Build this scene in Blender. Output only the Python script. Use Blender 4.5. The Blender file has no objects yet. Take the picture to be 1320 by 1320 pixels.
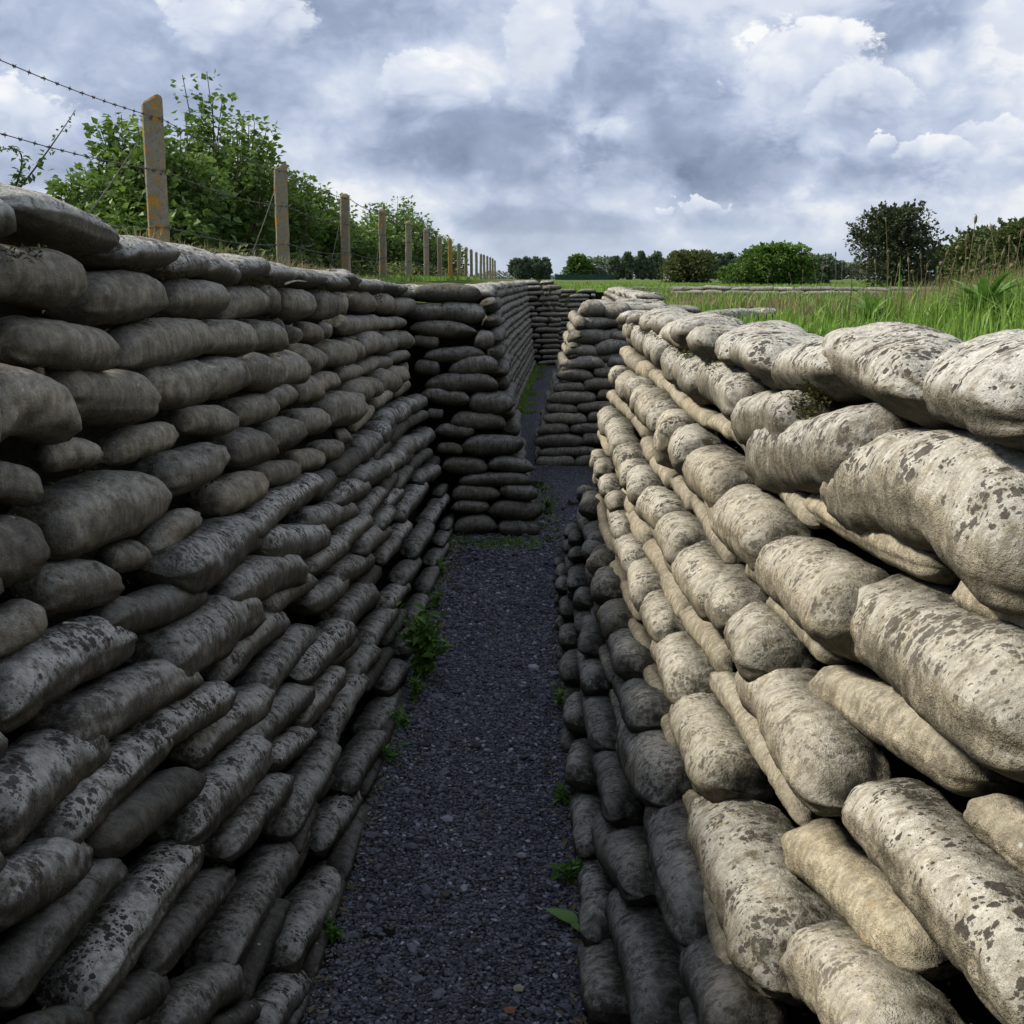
import bpy, math, random
import numpy as np
random.seed(7)
R = math.radians
scene = bpy.context.scene
col = scene.collection
# ------------------------------------------------------------------ camera
FPX = 1474.0                      # focal length in pixels of the 1320 px photograph
EYE = 1.7
PITCH = math.atan(302 / FPX)
YAW = math.atan(30 * math.cos(PITCH) / FPX)
cam_d = bpy.data.cameras.new('camera')
cam = bpy.data.objects.new('camera', cam_d)
col.objects.link(cam)
cam.location = (0, 0, EYE)
cam.rotation_euler = (math.pi / 2 - PITCH, 0, YAW)
cam_d.sensor_width = 36
cam_d.lens = 36 * FPX / 1320
cam_d.clip_start = 0.02
cam_d.clip_end = 3000
scene.camera = cam
scene.view_settings.view_transform = 'Standard'
scene.view_settings.look = 'None'
scene.view_settings.exposure = 0
scene.render.resolution_x = scene.render.resolution_y = 1024
scene.cycles.use_denoising = True
scene.cycles.max_bounces = 5
scene.cycles.diffuse_bounces = 3
scene.cycles.glossy_bounces = 2
scene.cycles.transmission_bounces = 3
scene.cycles.use_adaptive_sampling = True
scene.cycles.adaptive_threshold = 0.02

def sight(u, v):
    """direction of the photograph's pixel, used once to survey where things stand"""
    a, b = (u - 660) / FPX, (660 - v) / FPX
    d = (a, math.cos(PITCH) + b * math.sin(PITCH), -math.sin(PITCH) + b * math.cos(PITCH))
    c, s = math.cos(YAW), math.sin(YAW)
    return np.array([d[0] * c - d[1] * s, d[0] * s + d[1] * c, d[2]])

def on_plane(u, v, n, c):
    """point of the sight line on the plane n.p = c"""
    d = sight(u, v)
    o = np.array([0, 0, EYE])
    t = (c - n.dot(o)) / n.dot(d)
    return o + t * d, t

# ------------------------------------------------------------------ noise
def _hash(ix, iy, iz, seed):
    h = (ix * 374761393 + iy * 668265263 + iz * 2147483647 + seed * 1274126177) & 0xFFFFFFFF
    h = ((h ^ (h >> 13)) * 1274126177) & 0xFFFFFFFF
    h = h ^ (h >> 16)
    return (h & 0xFFFF) / 65535.0

def vnoise(p, seed=0):
    """value noise in [-1, 1] at points p (n, 3)"""
    p = np.asarray(p, dtype=np.float64)
    i = np.floor(p).astype(np.int64)
    f = p - i
    f = f * f * (3 - 2 * f)
    out = 0
    for dx in (0, 1):
        wx = f[:, 0] if dx else 1 - f[:, 0]
        for dy in (0, 1):
            wy = f[:, 1] if dy else 1 - f[:, 1]
            for dz in (0, 1):
                wz = f[:, 2] if dz else 1 - f[:, 2]
                out = out + wx * wy * wz * _hash(i[:, 0] + dx, i[:, 1] + dy, i[:, 2] + dz, seed)
    return out * 2 - 1

# ------------------------------------------------------------------ mesh helpers
def make_mesh(name, verts, loops, starts, totals, mat, attrs=None, smooth=True):
    me = bpy.data.meshes.new(name)
    me.vertices.add(len(verts))
    me.vertices.foreach_set('co', np.asarray(verts, dtype=np.float32).ravel())
    me.loops.add(len(loops))
    me.loops.foreach_set('vertex_index', np.asarray(loops, dtype=np.int32))
    me.polygons.add(len(starts))
    me.polygons.foreach_set('loop_start', np.asarray(starts, dtype=np.int32))
    me.polygons.foreach_set('loop_total', np.asarray(totals, dtype=np.int32))
    me.polygons.foreach_set('use_smooth', np.full(len(starts), smooth))
    for k, a in (attrs or {}).items():
        a = np.asarray(a, dtype=np.float32)
        at = me.attributes.new(k, 'FLOAT_COLOR', 'POINT')
        at.data.foreach_set('color', a.ravel())
    me.update(calc_edges=True)
    me.validate()
    me.materials.append(mat)
    return me

class Soup:
    """collects faces of one size each into one mesh"""
    def __init__(self):
        self.v, self.l, self.s, self.t, self.a = [], [], [], [], []
        self.nv = self.nl = 0
    def add(self, verts, faces, attr=None):
        verts = np.asarray(verts, dtype=np.float64).reshape(-1, 3)
        faces = np.asarray(faces, dtype=np.int64)
        k = faces.shape[1]
        self.v.append(verts)
        self.l.append((faces + self.nv).ravel())
        self.s.append(self.nl + np.arange(len(faces)) * k)
        self.t.append(np.full(len(faces), k))
        if attr is None:
            attr = np.zeros((len(verts), 4))
        attr = np.asarray(attr, dtype=np.float64)
        if attr.ndim == 1:
            attr = np.tile(attr, (len(verts), 1))
        self.a.append(attr)
        self.nv += len(verts)
        self.nl += faces.size
    def mesh(self, name, mat, origin=(0, 0, 0), smooth=True):
        v = np.concatenate(self.v) - np.asarray(origin)
        return make_mesh(name, v, np.concatenate(self.l), np.concatenate(self.s), np.concatenate(self.t), mat,
                         {'look': np.concatenate(self.a)}, smooth)
    def build(self, name, mat, origin=(0, 0, 0), parent=None, smooth=True):
        o = bpy.data.objects.new(name, self.mesh(name, mat, origin, smooth))
        col.objects.link(o)
        if parent is None:
            o.location = origin
        else:
            o.parent = parent
        return o
    def tube(self, pts, radii, n=6, attr=None):
        pts = np.asarray(pts, dtype=np.float64)
        m = len(pts)
        radii = np.broadcast_to(np.asarray(radii, dtype=np.float64), (m,))
        tan = np.gradient(pts, axis=0)
        tan /= np.linalg.norm(tan, axis=1)[:, None] + 1e-12
        ref = np.where(np.abs(tan[:, 2:3]) > 0.9, np.array([[1.0, 0, 0]]), np.array([[0, 0, 1.0]]))
        s = np.cross(tan, ref)
        s /= np.linalg.norm(s, axis=1)[:, None] + 1e-12
        u = np.cross(s, tan)
        th = np.arange(n) * 2 * math.pi / n
        v = pts[:, None, :] + radii[:, None, None] * (np.cos(th)[None, :, None] * s[:, None, :] + np.sin(th)[None, :, None] * u[:, None, :])
        i = np.arange(m - 1)[:, None] * n
        j = np.arange(n)[None, :]
        jn = (j + 1) % n
        f = np.stack([i + j, i + jn, i + n + jn, i + n + j], axis=-1).reshape(-1, 4)
        self.add(v.reshape(-1, 3), f, attr)
        self.add(np.concatenate([v[0], v[-1]]), [list(range(n))[::-1], list(range(n, 2 * n))], attr)

def tag(o, label=None, cat=None, group=None, kind=None):
    if label: o['label'] = label
    if cat: o['category'] = cat
    if group: o['group'] = group
    if kind: o['kind'] = kind
    return o

def empty(name, loc):
    o = bpy.data.objects.new(name, None)
    o.empty_display_size = 0.1
    o.location = loc
    col.objects.link(o)
    return o

# ------------------------------------------------------------------ node helpers
class NT:
    def __init__(self, tree):
        self.t = tree
        self.n = tree.nodes
        self.n.clear()
    def node(self, kind, **kw):
        x = self.n.new(kind)
        for k, v in kw.items():
            setattr(x, k, v)
        return x
    def link(self, a, b):
        self.t.links.new(a, b)
    def put(self, sock, v):
        if isinstance(v, bpy.types.NodeSocket):
            self.link(v, sock)
        else:
            sock.default_value = v
    def math(self, op, a, b=0.0, c=None, clamp=False):
        x = self.node('ShaderNodeMath', operation=op, use_clamp=clamp)
        self.put(x.inputs[0], a)
        self.put(x.inputs[1], b)
        if c is not None: self.put(x.inputs[2], c)
        return x.outputs[0]
    def vmath(self, op, a, b=(0, 0, 0)):
        x = self.node('ShaderNodeVectorMath', operation=op)
        self.put(x.inputs[0], a)
        self.put(x.inputs[1], b)
        return x.outputs[0]
    def noise(self, vec, scale, detail=4.0, rough=0.5, dist=0.0):
        x = self.node('ShaderNodeTexNoise')
        self.link(vec, x.inputs['Vector'])
        x.inputs['Scale'].default_value = scale
        x.inputs['Detail'].default_value = detail
        x.inputs['Roughness'].default_value = rough
        x.inputs['Distortion'].default_value = dist
        return x.outputs['Fac'], x.outputs['Color']
    def voronoi(self, vec, scale, feature='F1', rnd=1.0):
        x = self.node('ShaderNodeTexVoronoi', feature=feature)
        self.link(vec, x.inputs['Vector'])
        x.inputs['Scale'].default_value = scale
        x.inputs['Randomness'].default_value = rnd
        return x.outputs
    def ramp(self, fac, lo, hi, a=0.0, b=1.0):
        x = self.node('ShaderNodeMapRange', interpolation_type='SMOOTHSTEP')
        self.put(x.inputs[0], fac)
        self.put(x.inputs[1], lo); self.put(x.inputs[2], hi)
        self.put(x.inputs[3], a); self.put(x.inputs[4], b)
        return x.outputs[0]
    def mix(self, fac, a, b, blend='MIX'):
        x = self.node('ShaderNodeMix', data_type='RGBA', blend_type=blend)
        self.put(x.inputs[0], fac)
        self.put(x.inputs[6], a if isinstance(a, bpy.types.NodeSocket) else (*a, 1))
        self.put(x.inputs[7], b if isinstance(b, bpy.types.NodeSocket) else (*b, 1))
        return x.outputs[2]

def material(name):
    m = bpy.data.materials.new(name)
    m.use_nodes = True
    return m, NT(m.node_tree)

def finish(nt, color, rough=0.9, height=None, bump=0.4, dist=0.01, translucent=None, spec=0.3):
    out = nt.node('ShaderNodeOutputMaterial')
    b = nt.node('ShaderNodeBsdfPrincipled')
    nt.put(b.inputs['Base Color'], color if isinstance(color, bpy.types.NodeSocket) else (*color, 1))
    nt.put(b.inputs['Roughness'], rough)
    b.inputs['Specular IOR Level'].default_value = spec
    if height is not None:
        bp = nt.node('ShaderNodeBump')
        bp.inputs['Strength'].default_value = bump
        bp.inputs['Distance'].default_value = dist
        nt.link(height, bp.inputs['Height'])
        nt.link(bp.outputs[0], b.inputs['Normal'])
    sh = b.outputs[0]
    if translucent:
        tr = nt.node('ShaderNodeBsdfTranslucent')
        nt.put(tr.inputs['Color'], color)
        mx = nt.node('ShaderNodeMixShader')
        mx.inputs[0].default_value = translucent
        nt.link(sh, mx.inputs[1]); nt.link(tr.outputs[0], mx.inputs[2])
        sh = mx.outputs[0]
    nt.link(sh, out.inputs['Surface'])

# ------------------------------------------------------------------ materials
def mat_sandbag():
    m, nt = material('weathered_concrete_sandbag')
    geo = nt.node('ShaderNodeNewGeometry')
    pos = geo.outputs['Position']
    at = nt.node('ShaderNodeAttribute', attribute_name='look')
    sep = nt.node('ShaderNodeSeparateColor')
    nt.link(at.outputs['Color'], sep.inputs[0])
    tint, tan, lich = sep.outputs[0], sep.outputs[1], sep.outputs[2]
    grime_shade = at.outputs['Alpha']
    nz = nt.node('ShaderNodeSeparateXYZ')
    nt.link(geo.outputs['Normal'], nz.inputs[0])
    up = nz.outputs[2]
    big, bigc = nt.noise(pos, 7, 4, 0.6)
    mid, midc = nt.noise(pos, 34, 5, 0.65)
    fine, _ = nt.noise(pos, 190, 3, 0.7)
    grain, _ = nt.noise(pos, 620, 1, 0.6)
    grey = nt.mix(big, (0.13, 0.125, 0.11), (0.33, 0.315, 0.275))
    sand = nt.mix(big, (0.37, 0.325, 0.23), (0.62, 0.575, 0.46))
    base = nt.mix(tan, grey, sand)
    # each bag a little lighter or darker
    base = nt.mix(1.0, base, nt.mix(tint, (0.34, 0.34, 0.35), (1.30, 1.28, 1.24)), 'MULTIPLY')
    base = nt.mix(nt.ramp(mid, 0.35, 0.7), nt.mix(1.0, base, (0.72, 0.71, 0.69), 'MULTIPLY'), nt.mix(1.0, base, (1.15, 1.14, 1.1), 'MULTIPLY'))
    ochre, _ = nt.noise(pos, 13, 4, 0.7)
    base = nt.mix(nt.math('MULTIPLY', nt.ramp(ochre, 0.56, 0.70), 0.38), base, nt.mix(1.0, base, (1.25, 1.02, 0.62), 'MULTIPLY'))
    damp, _ = nt.noise(pos, 4.5, 4, 0.65)
    base = nt.mix(nt.ramp(damp, 0.58, 0.72, 0.0, 0.4), base, nt.mix(1.0, base, (0.50, 0.52, 0.44), 'MULTIPLY'))
    # pale crusty lichen, with skylight painted brighter on what faces up
    upm = nt.ramp(up, -0.05, 0.62)
    pale_n, _ = nt.noise(pos, 27, 5, 0.75, 0.3)
    pale = nt.math('MULTIPLY', nt.ramp(pale_n, 0.34, 0.54), nt.math('MULTIPLY', upm, lich))
    base = nt.mix(nt.math('MULTIPLY', pale, 0.86), base, nt.mix(tan, (0.68, 0.68, 0.645), (0.62, 0.59, 0.50)))
    # rain streaks that run down and round each bag
    mp = nt.node('ShaderNodeMapping'); nt.link(pos, mp.inputs[0]); mp.inputs['Scale'].default_value = (70, 70, 9)
    streak, _ = nt.noise(mp.outputs[0], 1.0, 3, 0.6)
    base = nt.mix(1.0, base, nt.mix(nt.ramp(streak, 0.3, 0.7), (0.74, 0.73, 0.71), (1.18, 1.18, 1.17)), 'MULTIPLY')
    # dark lichen blotches of several sizes
    wv = nt.vmath('SUBTRACT', midc, (0.5, 0.5, 0.5))
    ws = nt.node('ShaderNodeVectorMath', operation='SCALE')
    nt.link(wv, ws.inputs[0]); ws.inputs['Scale'].default_value = 0.022
    wpos = nt.vmath('ADD', pos, ws.outputs[0])
    clump, _ = nt.noise(pos, 9, 3, 0.6)
    def blotch(scale, cut, amount):
        v = nt.voronoi(wpos, scale)
        pick = nt.node('ShaderNodeSeparateColor')
        nt.link(v['Color'], pick.inputs[0])
        size = nt.math('MULTIPLY', pick.outputs[0], nt.math('MULTIPLY', nt.ramp(clump, 0.38, 0.62, 0.34, 1.0), cut))
        edge = nt.math('SUBTRACT', size, nt.math('ADD', v['Distance'], nt.math('MULTIPLY', fine, 0.22)))
        return nt.math('MULTIPLY', nt.ramp(edge, -0.02, 0.06), amount)
    dark = nt.math('MAXIMUM', blotch(36, 0.60, 0.95), blotch(70, 0.88, 0.95))
    dark = nt.math('MAXIMUM', dark, blotch(150, 0.88, 0.9))
    dark = nt.math('MULTIPLY', dark, nt.math('MULTIPLY', nt.ramp(up, -0.35, 0.45), lich))
    base = nt.mix(dark, base, nt.mix(pick_noise(nt, pos), (0.028, 0.023, 0.021), (0.060, 0.050, 0.042)))
    # little white flecks
    v = nt.voronoi(pos, 70)
    pk = nt.node('ShaderNodeSeparateColor')
    nt.link(v['Color'], pk.inputs[0])
    fleck = nt.math('MULTIPLY', nt.ramp(pk.outputs[1], 0.965, 0.97), nt.ramp(v['Distance'], 0.20, 0.30, 1.0, 0.0))
    base = nt.mix(nt.math('MULTIPLY', fleck, nt.math('MULTIPLY', upm, 0.8)), base, (0.62, 0.62, 0.58))
    # moss, plus contact shade painted underneath, towards the ends and in the joints
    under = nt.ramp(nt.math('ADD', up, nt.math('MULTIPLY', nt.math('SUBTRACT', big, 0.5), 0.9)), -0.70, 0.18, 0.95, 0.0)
    dirt_shade = nt.math('MAXIMUM', nt.math('MULTIPLY', under, 0.8), nt.math('MULTIPLY', grime_shade, nt.ramp(mid, 0.3, 0.65, 0.45, 1.0)), clamp=True)
    base = nt.mix(dirt_shade, base, nt.mix(big, (0.030, 0.030, 0.022), (0.062, 0.058, 0.038)))
    # sandy grain
    base = nt.mix(1.0, base, nt.mix(fine, (0.70, 0.69, 0.67), (1.30, 1.29, 1.27)), 'MULTIPLY')
    base = nt.mix(1.0, base, nt.mix(grain, (0.72, 0.72, 0.72), (1.27, 1.27, 1.27)), 'MULTIPLY')
    h = nt.math('ADD', nt.math('MULTIPLY', mid, 0.9), nt.math('ADD', nt.math('MULTIPLY', fine, 0.45), nt.math('MULTIPLY', grain, 0.16)))
    finish(nt, base, 0.95, h, 0.95, 0.012, spec=0.12)
    return m

def pick_noise(nt, pos):
    return nt.noise(pos, 15, 3, 0.6)[0]

def mat_simple(name, c0, c1, scale, rough=0.9, bump=0.3, dist=0.01, detail=5, translucent=None, tintamt=0.0, spec=0.25):
    """two-tone noise material; 'look' red channel shifts the tone per blade, leaf or stone"""
    m, nt = material(name)
    geo = nt.node('ShaderNodeNewGeometry')
    n, _ = nt.noise(geo.outputs['Position'], scale, detail, 0.65)
    f = n
    if tintamt:
        at = nt.node('ShaderNodeAttribute', attribute_name='look')
        sep = nt.node('ShaderNodeSeparateColor')
        nt.link(at.outputs['Color'], sep.inputs[0])
        f = nt.math('ADD', nt.math('MULTIPLY', n, 1 - tintamt), nt.math('MULTIPLY', sep.outputs[0], tintamt), clamp=True)
    else:
        f = nt.ramp(n, 0.3, 0.7)
    finish(nt, nt.mix(f, c0, c1), rough, n if bump else None, bump, dist, translucent, spec)
    return m

def mat_gravel_bed():
    m, nt = material('crushed_slate_gravel')
    geo = nt.node('ShaderNodeNewGeometry')
    pos = geo.outputs['Position']
    n, nc = nt.noise(pos, 60, 3, 0.6)
    v = nt.voronoi(pos, 95)
    v2 = nt.voronoi(pos, 210)
    s = nt.node('ShaderNodeSeparateColor'); nt.link(v['Color'], s.inputs[0])
    s2 = nt.node('ShaderNodeSeparateColor'); nt.link(v2['Color'], s2.inputs[0])
    c = nt.mix(s.outputs[0], (0.055, 0.058, 0.072), (0.22, 0.227, 0.27))
    c = nt.mix(nt.math('MULTIPLY', s2.outputs[1], 0.5), c, (0.12, 0.124, 0.148))
    c = nt.mix(nt.ramp(s.outputs[2], 0.95, 0.97), c, (0.36, 0.36, 0.38))
    c = nt.mix(nt.ramp(v['Distance'], 0.35, 0.75), c, (0.012, 0.012, 0.015))
    at = nt.node('ShaderNodeAttribute', attribute_name='look')
    es = nt.node('ShaderNodeSeparateColor'); nt.link(at.outputs['Color'], es.inputs[0])
    patch, _ = nt.noise(pos, 2.2, 4, 0.6)
    c = nt.mix(1.0, c, nt.mix(patch, (0.70, 0.69, 0.68), (1.30, 1.30, 1.30)), 'MULTIPLY')
    c = nt.mix(1.0, c, nt.mix(es.outputs[1], (0.92, 0.92, 0.92), (1.30, 1.28, 1.24)), 'MULTIPLY')
    soil = nt.math('MULTIPLY', nt.ramp(nt.math('ADD', es.outputs[0], nt.math('MULTIPLY', nt.math('SUBTRACT', n, 0.5), 0.9)), 0.45, 0.8), 0.85)
    c = nt.mix(soil, c, nt.mix(patch, (0.030, 0.026, 0.018), (0.050, 0.056, 0.022)))
    h = nt.math('SUBTRACT', nt.math('MULTIPLY', s.outputs[1], 0.6), v['Distance'])
    h = nt.math('SUBTRACT', h, nt.math('MULTIPLY', v2['Distance'], 0.4))
    finish(nt, c, 0.8, h, 1.0, 0.012, spec=0.3)
    return m

def mat_stone():
    m, nt = material('slate_chip')
    geo = nt.node('ShaderNodeNewGeometry')
    at = nt.node('ShaderNodeAttribute', attribute_name='look')
    n, _ = nt.noise(geo.outputs['Position'], 300, 3, 0.6)
    c = nt.mix(1.0, at.outputs['Color'], nt.mix(n, (0.75, 0.75, 0.75), (1.2, 1.2, 1.2)), 'MULTIPLY')
    finish(nt, c, 0.75, n, 0.3, 0.002, spec=0.35)
    return m

def mat_post():
    m, nt = material('lichen_covered_concrete')
    geo = nt.node('ShaderNodeNewGeometry')
    pos = geo.outputs['Position']
    at = nt.node('ShaderNodeAttribute', attribute_name='look')
    sep = nt.node('ShaderNodeSeparateColor'); nt.link(at.outputs['Color'], sep.inputs[0])
    n, _ = nt.noise(pos, 30, 5, 0.65)
    f, _ = nt.noise(pos, 160, 4, 0.7)
    o, _ = nt.noise(pos, 17, 6, 0.72, 0.8)
    b, _ = nt.noise(pos, 40, 5, 0.7)
    c = nt.mix(n, (0.15, 0.145, 0.12), (0.36, 0.345, 0.29))
    c = nt.mix(nt.ramp(b, 0.56, 0.66, 0, 0.8), c, (0.06, 0.055, 0.045))
    th = nt.math('SUBTRACT', 0.66, nt.math('MULTIPLY', sep.outputs[0], 0.155))
    om = nt.math('MULTIPLY', nt.ramp(nt.math('SUBTRACT', o, th), 0.0, 0.05), nt.ramp(f, 0.35, 0.55, 0.45, 1.0))
    yb, _ = nt.noise(pos, 26, 5, 0.7)
    c = nt.mix(nt.ramp(yb, 0.42, 0.58, 0.0, 0.7), c, (0.27, 0.215, 0.095))
    c = nt.mix(om, c, nt.mix(n, (0.36, 0.15, 0.015), (0.58, 0.31, 0.04)))
    c = nt.mix(1.0, c, nt.mix(f, (0.65, 0.65, 0.65), (1.3, 1.3, 1.3)), 'MULTIPLY')
    finish(nt, c, 0.92, nt.math('ADD', n, nt.math('MULTIPLY', f, 0.6)), 0.7, 0.008, spec=0.15)
    return m

def mat_terrain():
    m, nt = material('earth_and_turf')
    geo = nt.node('ShaderNodeNewGeometry')
    pos = geo.outputs['Position']
    xyz = nt.node('ShaderNodeSeparateXYZ'); nt.link(pos, xyz.inputs[0])
    n, _ = nt.noise(pos, 3, 5, 0.65)
    n2, _ = nt.noise(pos, 0.35, 4, 0.6)
    f, _ = nt.noise(pos, 40, 5, 0.7)
    turf = nt.mix(n, (0.055, 0.095, 0.018), (0.13, 0.19, 0.045))
    turf = nt.mix(nt.ramp(n2, 0.5, 0.66), turf, (0.17, 0.145, 0.075))
    soil = nt.mix(f, (0.010, 0.009, 0.007), (0.032, 0.028, 0.020))  # earth behind the bags, near black as painted shade for the gaps
    at = nt.node('ShaderNodeAttribute', attribute_name='look')
    sp = nt.node('ShaderNodeSeparateColor'); nt.link(at.outputs['Color'], sp.inputs[0])
    c = nt.mix(nt.ramp(sp.outputs[0], 0.3, 0.9), soil, turf)
    c = nt.mix(1.0, c, nt.mix(f, (0.6, 0.6, 0.6), (1.3, 1.3, 1.3)), 'MULTIPLY')
    finish(nt, c, 0.97, f, 0.8, 0.03, spec=0.1)
    return m

M = {}
M['bag'] = mat_sandbag()
M['gravel'] = mat_gravel_bed()
M['stone'] = mat_stone()
M['post'] = mat_post()
M['terrain'] = mat_terrain()
M['wire'] = mat_simple('rusty_wire', (0.05, 0.045, 0.042), (0.13, 0.115, 0.10), 90, 0.6, 0.3, 0.001)
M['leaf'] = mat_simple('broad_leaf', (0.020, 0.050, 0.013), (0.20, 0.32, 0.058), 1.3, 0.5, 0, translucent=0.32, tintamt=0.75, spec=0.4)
M['leaf_dark'] = mat_simple('dark_leaf', (0.028, 0.044, 0.022), (0.11, 0.135, 0.06), 0.6, 0.6, 0, translucent=0.2, tintamt=0.75)
M['leaf_far'] = mat_simple('distant_leaf', (0.085, 0.118, 0.085), (0.23, 0.30, 0.17), 0.2, 0.7, 0, translucent=0.2, tintamt=0.75)  # leaf colour lightened to paint in distance haze
M['leaf_olive'] = mat_simple('olive_leaf', (0.050, 0.065, 0.022), (0.19, 0.24, 0.075), 0.4, 0.65, 0, translucent=0.25, tintamt=0.75)
M['leaf_bright'] = mat_simple('bright_leaf', (0.050, 0.105, 0.020), (0.20, 0.33, 0.065), 0.5, 0.55, 0, translucent=0.3, tintamt=0.75)
M['weed'] = mat_simple('weed_leaf', (0.055, 0.13, 0.022), (0.20, 0.38, 0.065), 30, 0.45, 0, translucent=0.3, tintamt=0.6, spec=0.4)
M['bark'] = mat_simple('bark', (0.045, 0.036, 0.026), (0.12, 0.10, 0.075), 25, 0.9, 0.6, 0.01)
M['grass'] = mat_simple('grass_blade', (0.080, 0.17, 0.020), (0.30, 0.47, 0.08), 1.5, 0.5, 0, translucent=0.35, tintamt=0.7, spec=0.35)
M['straw'] = mat_simple('dry_grass', (0.13, 0.10, 0.05), (0.36, 0.30, 0.16), 2.0, 0.8, 0, translucent=0.2, tintamt=0.7)
M['seed'] = mat_simple('seed_head', (0.07, 0.055, 0.03), (0.24, 0.21, 0.11), 60, 0.85, 0.3, 0.003, tintamt=0.6)
M['paint'] = mat_simple('pale_painted_metal', (0.50, 0.50, 0.48), (0.66, 0.66, 0.64), 4, 0.5, 0)
M['green_net'] = mat_simple('green_screen', (0.014, 0.042, 0.034), (0.026, 0.068, 0.052), 0.8, 0.7, 0)
M['twig'] = mat_simple('pale_twig', (0.22, 0.19, 0.15), (0.48, 0.44, 0.36), 50, 0.8, 0.4, 0.002)
M['moss'] = mat_simple('moss', (0.030, 0.036, 0.008), (0.10, 0.095, 0.025), 60, 0.95, 0, tintamt=0.6)
RIGHT=[
("R1",0,[(1262,472,1440,500,125),(1130,452,1262,495,102),(1058,468,1140,472,75),(962,432,1056,462,55),(905,428,962,440,45),(886,418,914,428,38),(853,412,890,420,36),(824,408,853,412,22)]),
("R2",0,[(1130,615,1400,690,165),(1006,583,1165,592,105),(982,540,1055,548,75),(922,480,975,525,62),(868,458,925,500,48),(848,442,872,462,40),(825,430,850,448,34),(816,424,826,432,28)]),
("R3",1,[(1258,760,1400,830,65),(1055,650,1228,730,58),(992,598,1060,675,32),(955,550,1002,600,34),(922,540,955,560,26),(888,520,924,548,26),(862,492,890,522,22),(846,482,864,500,20),(808,455,846,485,24)]),
("R4",0,[(1135,790,1400,960,148),(1008,715,1120,815,100),(945,650,1020,710,85),(905,590,957,637,65),(872,560,915,595,58),(855,530,887,562,45),(832,510,858,538,42),(812,492,838,515,36),(797,483,815,498,26)]),
("R5",1,[(1282,1050,1400,1140,85),(1072,875,1280,1000,82),(1003,770,1082,850,34),(902,642,950,720,28),(875,618,902,650,26),(835,572,872,618,26),(808,520,840,562,20),(790,508,808,525,18)]),
("R6",0,[(1122,1030,1400,1290,115),(990,870,1105,1015,92),(963,790,1010,865,78),(932,755,970,800,65),(890,710,940,770,62),(868,672,900,715,55),(842,640,872,680,48),(815,600,845,640,40),(800,565,822,602,36),(784,535,806,570,32)]),
("R7",1,[(1050,1085,1215,1240,95),(937,872,1050,1050,48),(895,790,950,862,42),(868,745,900,795,42),(843,700,875,745,38),(820,665,845,700,32),(805,632,828,665,28),(806,610,815,628,18),(798,590,806,612,16),(779,556,793,582,20)]),
("R8",0,[(1055,1230,1200,1370,115),(943,1045,1040,1265,118),(896,905,952,1015,76),(870,825,905,895,62),(845,770,870,820,48),(825,727,843,770,40),(808,692,825,730,34),(795,655,808,690,26),(788,632,800,652,24),(778,608,795,635,24),(772,590,785,610,22)]),
("R9",2,[(895,1025,930,1105,34),(900,985,912,1015,18),(857,918,880,962,24),(836,852,858,908,25),(818,798,838,848,20),(808,755,830,798,20),(785,712,810,757,22),(781,675,795,712,18),(774,640,783,677,15)]),
("R10",0,[(925,1225,965,1345,85),(868,1050,925,1195,84),(835,945,878,1022,78),(815,875,850,935,52),(800,815,828,868,45),(783,765,808,812,40),(772,730,795,767,35),(766,705,783,732,29),(757,660,776,704,28),(755,635,768,657,24)]),
("R11",1,[(875,1170,905,1265,24),(855,1110,868,1152,20),(805,955,832,1028,26),(795,890,812,947,22),(777,830,797,877,20),(768,772,777,824,15)]),
("R12",0,[(820,1165,860,1320,68),(790,1060,835,1145,60),(783,965,807,1048,42),(768,890,786,962,37),(757,845,775,888,34),(755,785,770,832,27),(745,755,760,782,25),(740,718,752,754,22),(735,700,750,717,18),(735,682,748,697,16)]),
("R13",0,[(775,1258,792,1355,56),(765,1135,777,1253,46),(755,1045,766,1133,38),(741,965,760,1042,34),(736,900,755,967,30),(732,855,745,897,26),(730,812,740,852,22),(727,780,738,807,20),(724,757,733,777,18),(722,733,730,757,15)]),
]
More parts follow.
